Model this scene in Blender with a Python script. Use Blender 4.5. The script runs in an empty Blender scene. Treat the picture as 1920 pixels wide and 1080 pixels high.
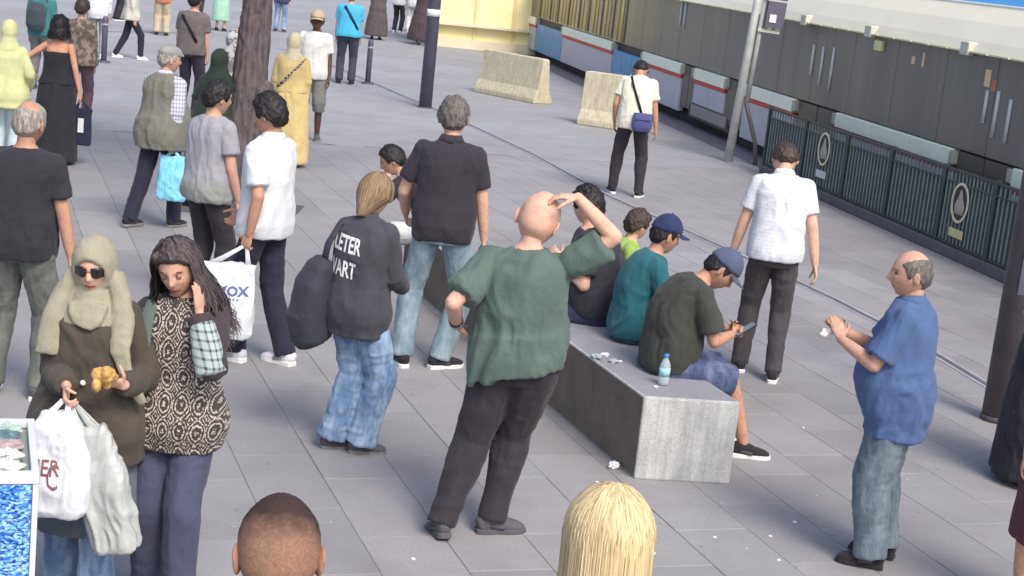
import bpy, bmesh, math, random
import numpy as np
from mathutils import Vector, Matrix
from mathutils.bvhtree import BVHTree
R = math.radians
rnd = random.Random(5)
sc = bpy.context.scene
col = sc.collection

# ------------------------------------------------------------------ camera
F_, PITCH, ROLL, CAMH = 3023.4, 0.206118, 0.105741, 2.916      # focal length in px of a 1920 px wide frame
_fw = np.array([0, math.cos(PITCH), -math.sin(PITCH)]); _r = np.array([1., 0, 0]); _u = np.cross(_r, _fw)
CR = math.cos(ROLL)*_r + math.sin(ROLL)*_u; CU = -math.sin(ROLL)*_r + math.cos(ROLL)*_u
cam = bpy.data.cameras.new('camera'); cam_o = bpy.data.objects.new('camera', cam); col.objects.link(cam_o)
cam.sensor_width = 36; cam.lens = F_/1920*36; cam.clip_start = .05; cam.clip_end = 2000
cam_o.matrix_world = Matrix(((CR[0], CU[0], -_fw[0], 0), (CR[1], CU[1], -_fw[1], 0), (CR[2], CU[2], -_fw[2], CAMH), (0, 0, 0, 1)))
sc.camera = cam_o
def at(u, v, h=0.):
    """world point at height h seen at pixel (u, v) of the 1920x1080 photograph"""
    d = _fw + CR*(u-960)/F_ - CU*(v-540)/F_
    return Vector((np.array([0, 0, CAMH]) + d*((h-CAMH)/d[2])).tolist())
# ------------------------------------------------------------------ light
SUN_EL, SUN_AZ = 48, 150        # azimuth clockwise from +Y
world = bpy.data.worlds.new('World'); sc.world = world; world.use_nodes = True
wn = world.node_tree; bg = wn.nodes['Background']; sky = wn.nodes.new('ShaderNodeTexSky')
sky.sky_type = 'NISHITA'; sky.sun_disc = False; sky.sun_elevation = R(SUN_EL); sky.sun_rotation = R(SUN_AZ)
sky.air_density = 1.0; sky.dust_density = 4.0; sky.ozone_density = 1.0
wn.links.new(sky.outputs[0], bg.inputs[0]); bg.inputs[1].default_value = 0.15
sun = bpy.data.lights.new('sun', 'SUN'); sun.energy = 1.5; sun.angle = R(20); sun.color = (1, .95, .88)
sun_o = bpy.data.objects.new('sun', sun); col.objects.link(sun_o)
_sd = Vector((math.sin(R(SUN_AZ))*math.cos(R(SUN_EL)), math.cos(R(SUN_AZ))*math.cos(R(SUN_EL)), math.sin(R(SUN_EL))))
sun_o.rotation_euler = _sd.to_track_quat('Z', 'Y').to_euler()
sc.view_settings.view_transform = 'Standard'; sc.view_settings.look = 'None'; sc.view_settings.gamma = 1
sc.view_settings.exposure = 0.62; sc.view_settings.use_curve_mapping = False
sc.render.engine = 'CYCLES'

# ------------------------------------------------------------------ materials
def lin(r, g, b):
    f = lambda c: (c/255/12.92) if c/255 <= .04045 else ((c/255+.055)/1.055)**2.4
    return (f(r), f(g), f(b), 1)
def new_mat(name, color, rough=.8, metal=0., spec=.5):
    m = bpy.data.materials.new(name); m.use_nodes = True
    p = m.node_tree.nodes['Principled BSDF']
    p.inputs['Base Color'].default_value = (*color[:3], 1); p.inputs['Roughness'].default_value = rough
    p.inputs['Metallic'].default_value = metal; p.inputs['Specular IOR Level'].default_value = spec
    return m, m.node_tree, p
def node(nt, t, **k):
    n = nt.nodes.new(t)
    for a, b in k.items():
        if a in n.inputs: n.inputs[a].default_value = b
        else: setattr(n, a, b)
    return n
def coords(nt, scale=(1, 1, 1), rot=(0, 0, 0), src='Object'):
    tc = node(nt, 'ShaderNodeTexCoord'); mp = node(nt, 'ShaderNodeMapping')
    mp.inputs['Scale'].default_value = scale; mp.inputs['Rotation'].default_value = rot
    nt.links.new(tc.outputs[src], mp.inputs['Vector']); return mp.outputs[0]
def ramp(nt, fac, stops):
    r = node(nt, 'ShaderNodeValToRGB'); e = r.color_ramp.elements
    while len(e) < len(stops): e.new(.5)
    for q, (p, c) in zip(e, stops): q.position = p; q.color = (*c[:3], 1)
    nt.links.new(fac, r.inputs[0]); return r.outputs[0]
def noise(nt, vec, scale, detail=4, rough=.6):
    n = node(nt, 'ShaderNodeTexNoise'); n.inputs['Scale'].default_value = scale
    n.inputs['Detail'].default_value = detail; n.inputs['Roughness'].default_value = rough
    nt.links.new(vec, n.inputs['Vector']); return n.outputs[0]
def mixc(nt, fac, a, b, mode='MIX'):
    m = node(nt, 'ShaderNodeMix'); m.data_type = 'RGBA'; m.blend_type = mode
    for s, x in ((0, fac), (6, a), (7, b)):
        if hasattr(x, 'is_output'): nt.links.new(x, m.inputs[s])
        elif s == 0: m.inputs[0].default_value = x
        else: m.inputs[s].default_value = (*x[:3], 1)
    return m.outputs[2]
def mth(nt, op, a, b=None):
    m = node(nt, 'ShaderNodeMath'); m.operation = op
    for i, x in enumerate((a, b)):
        if x is None: continue
        if hasattr(x, 'is_output'): nt.links.new(x, m.inputs[i])
        else: m.inputs[i].default_value = x
    return m.outputs[0]
def bump(nt, p, h, strength=.3, dist=.01):
    b = node(nt, 'ShaderNodeBump'); b.inputs['Strength'].default_value = strength; b.inputs['Distance'].default_value = dist
    nt.links.new(h, b.inputs['Height']); nt.links.new(b.outputs[0], p.inputs['Normal'])
def sc3(c, k): return tuple(min(1, max(0, x*k)) for x in c[:3])
_cl = {}
def cloth(name, rgb, rough=.88, var=.18, pattern=None, c2=None):
    if name in _cl: return _cl[name]
    c = lin(*rgb); m, nt, p = new_mat(name, c, rough, spec=.25)
    v = coords(nt); n1 = noise(nt, v, 7, 5); base = ramp(nt, n1, [(.25, sc3(c, 1-var)), (.75, sc3(c, 1+var))])
    if pattern == 'denim':
        n2 = noise(nt, coords(nt, (1, 1, .35)), 10, 6, .7); c3 = lin(*c2)
        base = mixc(nt, ramp(nt, n2, [(.42, (0, 0, 0)), (.68, (1, 1, 1))]), base, c3)
    elif pattern == 'check':
        vv = coords(nt, (1, 1, 1)); s = node(nt, 'ShaderNodeSeparateXYZ'); nt.links.new(vv, s.inputs[0])
        a = mth(nt, 'GREATER_THAN', mth(nt, 'SINE', mth(nt, 'MULTIPLY', s.outputs[2], 170)), .55)
        b = mth(nt, 'GREATER_THAN', mth(nt, 'SINE', mth(nt, 'MULTIPLY', mth(nt, 'ADD', s.outputs[0], s.outputs[1]), 170)), .55)
        base = mixc(nt, mth(nt, 'MULTIPLY', mth(nt, 'ADD', a, b), .5), base, lin(*c2))
    elif pattern == 'stripe':
        s = node(nt, 'ShaderNodeSeparateXYZ'); nt.links.new(coords(nt), s.inputs[0])
        a = mth(nt, 'GREATER_THAN', mth(nt, 'SINE', mth(nt, 'MULTIPLY', s.outputs[2], 230)), .6)
        base = mixc(nt, mth(nt, 'MULTIPLY', a, .6), base, lin(*c2))
    elif pattern == 'knit':
        s = node(nt, 'ShaderNodeSeparateXYZ'); wv = node(nt, 'ShaderNodeVectorMath'); wv.operation = 'ADD'; nz = node(nt, 'ShaderNodeTexNoise'); nz.inputs['Scale'].default_value = 9; nt.links.new(coords(nt), nz.inputs['Vector']); ms = node(nt, 'ShaderNodeVectorMath'); ms.operation = 'SCALE'; ms.inputs['Scale'].default_value = .03; nt.links.new(nz.outputs['Color'], ms.inputs[0]); nt.links.new(coords(nt), wv.inputs[0]); nt.links.new(ms.outputs[0], wv.inputs[1]); nt.links.new(wv.outputs[0], s.inputs[0])
        dx = mth(nt, 'ABSOLUTE', mth(nt, 'SINE', mth(nt, 'MULTIPLY', s.outputs[0], 42)))
        zz = mth(nt, 'ABSOLUTE', mth(nt, 'SINE', mth(nt, 'MULTIPLY', s.outputs[2], 26)))
        ph = mth(nt, 'MULTIPLY', mth(nt, 'ADD', dx, zz), 13)
        a = mth(nt, 'SINE', ph)
        sp = noise(nt, coords(nt), 95, 2, .7)
        a = mth(nt, 'ADD', a, mth(nt, 'MULTIPLY', mth(nt, 'SUBTRACT', sp, .5), 7.0))
        base = mixc(nt, ramp(nt, a, [(.35, (0, 0, 0)), (.62, (1, 1, 1))]), base, lin(*c2))
    elif pattern == 'blot':
        n2 = noise(nt, v, 14, 3, .5); base = mixc(nt, ramp(nt, n2, [(.48, (0, 0, 0)), (.56, (1, 1, 1))]), base, lin(*c2))
    elif pattern == 'lower':      # second colour towards the hem
        s = node(nt, 'ShaderNodeSeparateXYZ'); nt.links.new(v, s.inputs[0])
        z = mth(nt, 'ADD', s.outputs[2], mth(nt, 'MULTIPLY', mth(nt, 'SUBTRACT', n1, .5), .15))
        base = mixc(nt, ramp(nt, z, [(.98, (1, 1, 1)), (1.0, (0, 0, 0))]), base, lin(*c2))
    nt.links.new(base, p.inputs['Base Color'])
    bump(nt, p, mixc(nt, .25, noise(nt, coords(nt, (1, 1, .45)), 17, 5, .75), noise(nt, v, 90, 3)), .55, .016)
    try: p.inputs['Sheen Weight'].default_value = .08
    except Exception: pass
    _cl[name] = m; return m
def skin(name, rgb):
    if name in _cl: return _cl[name]
    c = lin(*rgb); m, nt, p = new_mat(name, c, .58, spec=.3)
    n1 = noise(nt, coords(nt), 20, 7, .75)
    base = ramp(nt, n1, [(.3, (c[0]*.80, c[1]*.70, c[2]*.68)), (.5, c[:3]), (.7, (c[0]*1.12, c[1]*1.10, c[2]*1.06))])
    nt.links.new(base, p.inputs['Base Color']); bump(nt, p, noise(nt, coords(nt), 60, 6, .8), .35, .004)
    p.inputs['Subsurface Weight'].default_value = .08; p.inputs['Subsurface Radius'].default_value = (.012, .005, .003)
    _cl[name] = m; return m
def hairm(name, rgb, rgb2=None):
    if name in _cl: return _cl[name]
    c = lin(*rgb); c2 = lin(*(rgb2 or rgb)); m, nt, p = new_mat(name, c, .55, spec=.35)
    n1 = noise(nt, coords(nt, (1, 1, .22)), 70, 4, .7)
    base = ramp(nt, n1, [(.3, sc3(c, .6)), (.7, sc3(c2, 1.25))]); nt.links.new(base, p.inputs['Base Color'])
    bump(nt, p, noise(nt, coords(nt, (1, 1, .3)), 160, 3), .5, .004); _cl[name] = m; return m
def plain(name, rgb, rough=.6, metal=0., var=.1, scale=20, bmp=.1, spec=.4):
    if name in _cl: return _cl[name]
    c = lin(*rgb); m, nt, p = new_mat(name, c, rough, metal, spec); n1 = noise(nt, coords(nt), scale, 5)
    nt.links.new(ramp(nt, n1, [(.3, sc3(c, 1-var)), (.7, sc3(c, 1+var))]), p.inputs['Base Color'])
    if bmp: bump(nt, p, noise(nt, coords(nt), scale*5, 3), bmp, .004)
    _cl[name] = m; return m

# ------------------------------------------------------------------ object helpers
def nm(o, label=None, cat=None, group=None, kind=None):
    if label: o['label'] = label
    if cat: o['category'] = cat
    if group: o['group'] = group
    if kind: o['kind'] = kind
    return o
def empty(name, loc=(0, 0, 0), rz=0., scale=1., **k):
    o = bpy.data.objects.new(name, None); col.objects.link(o); o.location = loc; o.rotation_euler = (0, 0, rz)
    o.scale = (scale,)*3; o.empty_display_size = .2; return nm(o, **k)
def mesh_obj(name, v, f, mat, parent=None, smooth=False, mats=None, fmat=None):
    me = bpy.data.meshes.new(name); me.from_pydata([tuple(map(float, x)) for x in v], [], f)
    me.materials.append(mat)
    for m in (mats or []): me.materials.append(m)
    if fmat is not None: me.polygons.foreach_set('material_index', fmat)
    if smooth: me.polygons.foreach_set('use_smooth', [True]*len(me.polygons))
    me.update(); o = bpy.data.objects.new(name, me); col.objects.link(o)
    if parent: o.parent = parent
    return o
def V(*a): return np.array(a[0] if len(a) == 1 else a, dtype=float)
def unit(a): a = V(a); return a/max(1e-9, np.linalg.norm(a))
def hashn(ix, iy, iz):
    n = (ix*374761393 + iy*668265263 + iz*2147483647 + 1013904223) & 0xffffffff
    n = ((n ^ (n >> 13))*1274126177) & 0xffffffff
    return ((n ^ (n >> 16)) & 0xffff)/65535.0
def vnoise(p):
    p = np.asarray(p, float); i = np.floor(p).astype(np.int64); f = p-i; f = f*f*(3-2*f)
    out = 0
    for dx in (0, 1):
        for dy in (0, 1):
            for dz in (0, 1):
                w = (f[:, 0] if dx else 1-f[:, 0])*(f[:, 1] if dy else 1-f[:, 1])*(f[:, 2] if dz else 1-f[:, 2])
                out = out + w*hashn(i[:, 0]+dx, i[:, 1]+dy, i[:, 2]+dz)
    return out
def sstep(a, b, x): t = np.clip((np.asarray(x, float)-a)/(b-a), 0, 1); return t*t*(3-2*t)

PENDING = []
class Acc:
    """collects closed pieces; finish() unions them into one continuous surface (voxel remesh), keep() leaves them as built"""
    def __init__(s): s.v = []; s.f = []
    def add(s, v, f): o = len(s.v); s.v += [tuple(map(float, x)) for x in v]; s.f += [tuple(i+o for i in q) for q in f]; return s
    def tube(s, C, Rr, side=(1, 0, 0), n=16, e=2.0, dome=.35):
        C = [V(c) for c in C]; Rr = [(r, r) if np.isscalar(r) else r for r in Rr]; rings = []
        for i, c in enumerate(C):
            t = unit(C[min(i+1, len(C)-1)]-C[max(i-1, 0)]); sd = V(side); sd = sd-t*(sd@t)
            if np.linalg.norm(sd) < 1e-4: sd = np.cross(t, V(0, 1, 0.01))
            sd = unit(sd); up = np.cross(t, sd); a, b = Rr[i]; ring = []
            for k in range(n):
                th = 2*math.pi*k/n; x, y = math.cos(th), math.sin(th)
                x = math.copysign(abs(x)**(2/e), x); y = math.copysign(abs(y)**(2/e), y)
                ring.append(c+sd*a*x+up*b*y)
            rings.append((ring, t, min(a, b)))
        v = [p for r, _, _ in rings for p in r]; f = []
        for i in range(len(C)-1):
            for k in range(n):
                a = i*n+k; b = i*n+(k+1) % n; f.append((a, b, b+n, a+n))
        v.append(C[0]-rings[0][1]*rings[0][2]*dome); v.append(C[-1]+rings[-1][1]*rings[-1][2]*dome)
        b0 = len(v)-2
        for k in range(n):
            f.append((b0, (k+1) % n, k)); o = (len(C)-1)*n; f.append((b0+1, o+k, o+(k+1) % n))
        return s.add(v, f)
    def cap(s, a, b, ra, rb=None, n=12, mid=None):
        a, b = V(a), V(b); rb = ra if rb is None else rb
        t = unit(b-a); L = np.linalg.norm(b-a); C = []; Q = []
        for q in (-.8, -.4): C.append(a+t*ra*q); Q.append(ra*math.sqrt(1-q*q))
        m = mid if mid is not None else (ra+rb)/2
        for q in (0, .25, .5, .75, 1):
            C.append(a+t*L*q); Q.append(ra*(1-q)+rb*q + (m-(ra+rb)/2)*math.sin(math.pi*q))
        for q in (.4, .8): C.append(b+t*rb*q); Q.append(rb*math.sqrt(1-q*q))
        return s.tube(C, Q, side=(1, .3, .1), n=n, dome=.2)
    def ball(s, c, r, n=14, M=None):
        r = (r, r, r) if np.isscalar(r) else r; c = V(c); v = []; f = []; m = n//2
        for i in range(m+1):
            ph = math.pi*(i+.02 if i == 0 else (i-.02 if i == m else i))/m
            for k in range(n):
                th = 2*math.pi*k/n; p = V(math.sin(ph)*math.cos(th)*r[0], math.sin(ph)*math.sin(th)*r[1], math.cos(ph)*r[2])
                if M is not None: p = M@p
                v.append(c+p)
        for i in range(m):
            for k in range(n): a = i*n+k; b = i*n+(k+1) % n; f.append((a, a+n, b+n, b))
        f.append(tuple(range(n))); f.append(tuple(reversed(range(m*n, m*n+n))))
        return s.add(v, f)
    def box(s, c, h, M=None):
        c = V(c); v = [V(x*h[0], y*h[1], z*h[2]) for x in (-1, 1) for y in (-1, 1) for z in (-1, 1)]
        if M is not None: v = [M@p for p in v]
        return s.add([c+p for p in v], [(0, 1, 3, 2), (4, 6, 7, 5), (0, 4, 5, 1), (2, 3, 7, 6), (0, 2, 6, 4), (1, 5, 7, 3)])
    def keep(s, name, mat, parent=None, smooth=True): return mesh_obj(name, s.v, s.f, mat, parent, smooth)
    def finish(s, name, mat, parent=None, voxel=.01, smooth=5, fold=0., fscale=(9, 9, 3.5), extra=None, seed=None):
        o = mesh_obj(name, s.v, s.f, mat, parent)
        m = o.modifiers.new('r', 'REMESH'); m.mode = 'VOXEL'; m.voxel_size = voxel; m.use_smooth_shade = True
        if smooth: m = o.modifiers.new('s', 'SMOOTH'); m.factor = .5; m.iterations = smooth
        PENDING.append((o, fold, fscale, extra, rnd.random()*50 if seed is None else seed)); return o
def flush():
    dg = bpy.context.evaluated_depsgraph_get()
    res = [(bpy.data.meshes.new_from_object(p[0].evaluated_get(dg)), p) for p in PENDING]
    for me, (o, fold, fs, extra, seed) in res:
        o.modifiers.clear(); old = o.data; n = len(me.vertices)
        if fold and n:
            co = np.empty(n*3, np.float32); me.vertices.foreach_get('co', co); co = co.reshape(-1, 3).astype(float)
            no = np.empty(n*3, np.float32); me.vertex_normals.foreach_get('vector', no); no = no.reshape(-1, 3)
            w = np.stack([vnoise(co*4+seed), vnoise(co*4+seed+9), vnoise(co*4+seed+18)], 1)-.5
            q = co*V(fs)+w*1.6+seed
            rdg = 1-np.abs(2*vnoise(q)-1)*2; r2 = 1-np.abs(2*vnoise(q*2.1+11)-1)*2; d = fold*(rdg*.65 + r2*.38 + (vnoise(q*4.3+4)-.5)*.4)
            co = co+no*d[:, None]; me.vertices.foreach_set('co', co.astype(np.float32).ravel())
        if extra:     # (verts, faces, material slots per face) merged into the same mesh
            ev, ef, em, emats = extra; bm = bmesh.new(); bm.from_mesh(me); vs = [bm.verts.new(tuple(map(float, x))) for x in ev]
            for q, mi in zip(ef, em):
                try: fc = bm.faces.new([vs[i] for i in q]); fc.smooth = True; fc.material_index = mi
                except ValueError: pass
            bm.to_mesh(me); bm.free()
            if len(me.materials) == 0: me.materials.append(old.materials[0])
            for m in emats: me.materials.append(m)
        nmz = old.name; o.data = me; bpy.data.meshes.remove(old); me.name = nmz; me.update()
    PENDING.clear()

# ------------------------------------------------------------------ people
def rot(ax, a):
    c, s = math.cos(a), math.sin(a)
    return {'x': V([[1, 0, 0], [0, c, -s], [0, s, c]]), 'y': V([[c, 0, s], [0, 1, 0], [-s, 0, c]]), 'z': V([[c, -s, 0], [s, c, 0], [0, 0, 1]])}[ax]
def ik(a, t, l1, l2, pole):
    d = V(t)-V(a); L = np.linalg.norm(d); u = d/max(L, 1e-6); D = min(L, (l1+l2)*.997); x = (l1*l1-l2*l2+D*D)/(2*D)
    hh = math.sqrt(max(0, l1*l1-x*x)); p = V(pole)-u*(V(pole)@u); p = unit(p) if np.linalg.norm(p) > 1e-5 else V(0, 0, 1)
    return V(a)+u*x+p*hh, V(a)+u*D
TZ = [.80, .86, .93, 1.0, 1.07, 1.15, 1.24, 1.33, 1.40, 1.44, 1.47, 1.495]
TM = [(.150, .100), (.168, .118), (.172, .125), (.164, .116), (.156, .110), (.158, .112), (.170, .120), (.182, .122), (.180, .108), (.142, .092), (.092, .075), (.060, .062)]
TF = [(.155, .105), (.178, .125), (.178, .128), (.158, .112), (.138, .100), (.138, .100), (.148, .115), (.158, .122), (.158, .098), (.124, .082), (.080, .068), (.050, .055)]
class Sk:
    def __init__(s, sex='m', bw=1., belly=0., lean=0, lean2=0, side=0, twist=0, pelvis=(0, 0, .93), feet=None, hands=None, poles=None,
                 hdir=(None, None), hnorm=(None, None), curl=(.5, .5), head=(0, 0, 0), knees=None, neckf=0., **_):
        s.hs = 1.10*_.get('hs', 1.); bw = bw*.93; s.sex = sex; s.bw = bw; s.belly = belly; s.a1, s.a2, s.side, s.tw = R(lean), R(lean2), R(side), R(twist)
        s.P = V(pelvis); s.curl = curl; s.k = .95 if sex == 'm' else .82
        fx = feet or ((-.11, 0, 0, -8), (.11, 0, 0, 8)); s.feet = fx
        s.hip = [s.P+V(-.088*bw, 0, -.01), s.P+V(.088*bw, 0, -.01)]; s.ank = []; s.knee = []
        for i in (0, 1):
            x, y, z, yw = fx[i][:4]; A = V(x, y, z+.085); fwd = rot('z', -R(yw))@V(0, 1, 0)
            kp = (knees[i] if knees and knees[i] is not None else fwd); K, A = ik(s.hip[i], A, .435, .425, kp); s.knee.append(K); s.ank.append(A)
        sw = (.172 if sex == 'm' else .150)*bw**.6
        s.sh = [s.T(V(-sw, 0, 1.40)), s.T(V(sw, 0, 1.40))]; hn = hands or (None, None); s.wr = []; s.el = []; s.hd = []; s.hn = []
        for i, sg in ((0, -1), (1, 1)):
            tg = hn[i] if hn[i] is not None else s.T(V(sg*(sw+.045), .05, .85))
            pl = (poles[i] if poles and poles[i] is not None else (sg*.4, -1, 0)); E, W = ik(s.sh[i], V(tg), .295, .255, pl); s.el.append(E); s.wr.append(W)
            s.hd.append(unit(hdir[i]) if hdir[i] is not None else unit(W-E)); s.hn.append(unit(hnorm[i]) if hnorm[i] is not None else V(-sg, .1, 0))
        s.neck = s.T(V(0, -.005, 1.47)); p, y, t = head
        s.HR = rot('z', -R(y))@rot('x', -R(p))@rot('y', R(t))
        up = unit(.5*(s.T(V(0, 0, 1.47))-s.T(V(0, 0, 1.3)))/.17+.5*(s.HR@V(0, 0, 1)))
        s.hc = s.neck+up*.088+s.HR@V(0, .022+neckf, .06)
    def T(s, p):
        p = V(p).copy(); z = p[2]; o = V(0, 0, 1.2)
        a = s.tw*float(sstep(.95, 1.3, z)); p = rot('z', -a)@p
        a = s.a2*float(sstep(1.08, 1.36, z)); p = rot('x', -a)@(p-o)+o
        q = float(sstep(.84, 1.06, z)); o = V(0, 0, .93); p = rot('y', s.side*q)@(rot('x', -s.a1*q)@(p-o))
        return s.P+p
    def H(s, p): return s.hc+s.HR@(V(p)*s.hs)
    def tr(s, z):
        tb = TM if s.sex == 'm' else TF; rx = np.interp(z, TZ, [a for a, b in tb])*s.bw; ry = np.interp(z, TZ, [b for a, b in tb])*(.6+.4*s.bw)
        b = s.belly*math.exp(-((z-1.07)/.13)**2); return rx+b*.25, ry+b*.5, b*.5
    def torso(s, acc, z0, z1, ease=0., ez=None, e=2.4, n=26, step=.03, dome=.06):
        zs = np.linspace(z0, z1, max(3, int((z1-z0)/step)+1)); C = []; Q = []
        for z in zs:
            rx, ry, yo = s.tr(max(z, .80)); g = ease if ez is None else float(np.interp(z, [a for a, b in ez], [b for a, b in ez]))
            C.append(s.T(V(0, yo, z))); Q.append((rx+g, ry+g))
        sd = s.T(V(1, 0, 1.2))-s.T(V(0, 0, 1.2)); acc.tube(C, Q, side=sd, n=n, e=e, dome=dome)
HG = {}
def head_grid(nu, nv):
    k = (nu, nv)
    if k in HG: return HG[k]
    d = []; f = []
    for i in range(nv+1):
        ph = math.pi*min(max(i/nv, .004), .996)
        for j in range(nu):
            th = 2*math.pi*j/nu; d.append((math.sin(ph)*math.cos(th), math.sin(ph)*math.sin(th), math.cos(ph)))
    for i in range(nv):
        for j in range(nu): a = i*nu+j; b = i*nu+(j+1) % nu; f.append((a, a+nu, b+nu, b))
    f.append(tuple(range(nu))); f.append(tuple(reversed(range(nv*nu, nv*nu+nu))))
    HG[k] = (V(d), f); return HG[k]
def head_shape(D, off=0., feat=1.):
    x, y, z = D[:, 0], D[:, 1], D[:, 2]
    X = x*(.077)*(1+.075*np.exp(-((z-.5)/.32)**2)); Y = y*.096*(1+.04*np.exp(-((z-.55)/.3)**2)); Z = z*.117
    low = sstep(-.1, -1, z); X = X*(1-.30*low); Y = np.where(y > 0, Y*(1-.10*low), Y*(1-.42*sstep(-.25, -1, z)))
    Y = Y+.012*low
    X = X*(1-.06*sstep(.35, 1, y)); fr = sstep(.15, .55, y)*feat; ax = np.abs(X)
    g = lambda a, b: np.exp(-(a/b)**2)
    Y = Y+fr*(.021*g(X, .011)*g(Z+.026, .016)+.010*g(X, .009)*g(Z-.002, .024)-.011*g(ax-.031, .015)*g(Z-.006, .012)
             +.004*g(Z-.028, .009)*g(ax-.028, .026)+.0065*g(X, .02)*g(Z+.062, .012)-.004*g(X, .022)*g(Z+.061, .0028)+.007*g(X, .018)*g(Z+.098, .014)+.004*g(ax-.038, .018)*g(Z+.022, .018))
    P = np.stack([X, Y, Z], 1)
    if np.any(off): P = P+D*(off[:, None] if np.ndim(off) else off)
    return P
def hairline(D):
    az = np.degrees(np.arctan2(np.abs(D[:, 0]), D[:, 1])); return np.interp(az, [0, 35, 62, 78, 92, 112, 140, 180], [.066, .062, .035, -.02, .0, -.03, -.066, -.075])
def hand(acc, W, D, N, side, curl, k=1.):
    D = unit(D); N = unit(V(N)-D*(V(N)@D)); S = np.cross(D, N)*(1 if side > 0 else -1)
    acc.tube([W-D*.02*k, W+D*.02*k, W+D*.055*k, W+D*.088*k], [(.024*k, .018*k), (.030*k, .016*k), (.039*k, .0155*k), (.038*k, .012*k)], side=S, n=12, e=2.4)
    for i, (L, q) in enumerate(((.072, 1.35), (.08, .45), (.074, -.45), (.058, -1.35))):
        b = W+D*(.086-.004*abs(q))*k+S*q*.0205*k; d = unit(D+S*q*.06); a = 0; r = .0093*k
        for j, (fr, ca) in enumerate(((.45, .55), (.31, .85), (.24, .6))):
            a += curl*ca; dd = unit(d*math.cos(a)+N*math.sin(a)); e = b+dd*L*fr*k; acc.cap(b, e, r*(1-.08*j), r*(.93-.08*j), n=8); b = e
    b = W+D*.022*k+S*.026*k+N*.006*k; a = .3
    for j, L in enumerate((.04, .032, .026)):
        dd = unit(D*(.75+.25*j)+S*(.85-.3*j)+N*(.25+curl*.7*j)); e = b+dd*L*k; acc.cap(b, e, (.0125-.0015*j)*k, (.011-.0015*j)*k, n=8); b = e
LIP = None
def person(label, xy, yaw=0, h=1.75, skn=(190, 145, 125), hair=None, wear=(), near=True, group=None, **pose):
    """one figure; local frame: +Y is where it faces, X to its right"""
    global LIP
    root = empty('person', (xy[0], xy[1], 0), -R(yaw), h/1.75, label=label, cat='person', group=group)
    s = Sk(**pose); s.root = root; s.near = near; vx = .0115 if near else .016
    sm = skin('skin_%d_%d_%d' % skn, skn)
    a = Acc(); s.torso(a, .84, 1.49, ez=[(.84, -.012), (1.2, -.014), (1.40, -.020), (1.45, -.012), (1.49, -.002)], n=18)
    a.tube([s.T(V(0, 0, 1.44)), s.neck, s.hc+s.HR@V(0, -.022, -.055), s.hc+s.HR@V(0, -.018, -.02)], [(.075*s.k, .07), (.058*s.k, .06*s.k), (.052*s.k, .056*s.k), (.05*s.k, .052)], side=(1, 0, 0), n=14)
    for i in (0, 1):
        a.cap(s.hip[i]+V(0, 0, -.02), s.knee[i], .082*s.k**.5, .055); a.cap(s.knee[i], s.ank[i], .053, .036, mid=.051); a.ball(s.hip[i]+V(0, -.02, .0), .09)
        yw = s.feet[i][3]; fd = rot('z', -R(yw))@V(0, 1, 0); a.cap(s.ank[i]+V(0, 0, -.035), s.ank[i]+fd*.13+V(0, 0, -.055), .03, .022)
    fine = Acc(); k = s.k
    for i, sg in ((0, -1), (1, 1)):
        fine.cap(s.sh[i], s.el[i], .052*k, .042*k, mid=.048*k); fine.cap(s.el[i], s.wr[i], .042*k, .026*k, mid=.039*k)
        fine.ball(s.sh[i], .050*k); hand(fine, s.wr[i], s.hd[i], s.hn[i], sg, s.curl[i], .97 if s.sex == 'm' else .88)
    LASTS[0] = s; o2 = fine.finish('arms_tmp', sm, root, .0052 if near else .009, 2 if near else 3)
    nu, nv = (72, 56) if near else (36, 28); D, F = head_grid(nu, nv); P = head_shape(D)
    if s.sex == 'f': P = P*V(.93, .94, .95)
    fm = []
    if LIP is None: LIP = skin('lip_skin', (150, 84, 80))
    for q in F:
        c = P[list(q)].mean(0); fm.append(1 if (c[1] > .06 and abs(c[0]) < .024 and abs(c[2]+.060) < .0075 - .004*abs(c[0])/.024) else 0)
    ev = [s.H(p) for p in P]; ef = list(F); em = fm
    ea = Acc()
    for sg in (-1, 1):
        M = rot('x', R(-14))@rot('z', R(sg*22)); ea.ball((sg*.079*(1 if s.sex == 'm' else .93), -.012, -.008), (.008, .019, .032), 12, M); ea.ball((sg*.083*(1 if s.sex == 'm' else .93), -.018, .0), (.006, .014, .024), 10, M)
    o = len(ev); ev += [s.H(p) for p in ea.v]; ef += [tuple(i+o for i in q) for q in ea.f]; em += [0]*len(ea.f)
    body = a.finish('body', sm, root, vx, 4, extra=(ev, ef, em, [LIP])); s.body = body; s.arms = o2
    ARMJOIN.append((body, o2))
    if near and pose.get('eyes', True):
        for sg in (-1, 1):
            e = Acc(); e.ball(s.H((sg*.031*.96, .0745, .006)), (.0112, .0112, .0105), 12); e.keep('eye', plain('eye_dark', (84, 66, 58), .3), root)  # whole eye dark: the shade of the socket is put into its colour
            e = Acc(); q = Acc(); fy = .0865 if s.sex == 'm' else .0835
            e.tube([s.H((sg*.014, fy, .0225)), s.H((sg*.032, fy-.002, .0265)), s.H((sg*.048, fy-.013, .0215))], [(.0022, .003), (.003, .004), (.0018, .002)], side=(0, 0, 1), n=6); e.keep('eyebrow', plain('brow_hair', (52, 40, 34), .8), root)
    if hair: hair_cap(s, **hair)
    for w in wear: w(s)
    return s
ARMJOIN = []; LASTS = [None]
def join_arms():
    for b, o in ARMJOIN:
        bm = bmesh.new(); bm.from_mesh(b.data); bm.from_mesh(o.data); bm.to_mesh(b.data); bm.free()
        bpy.data.objects.remove(o)
    ARMJOIN.clear()
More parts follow.
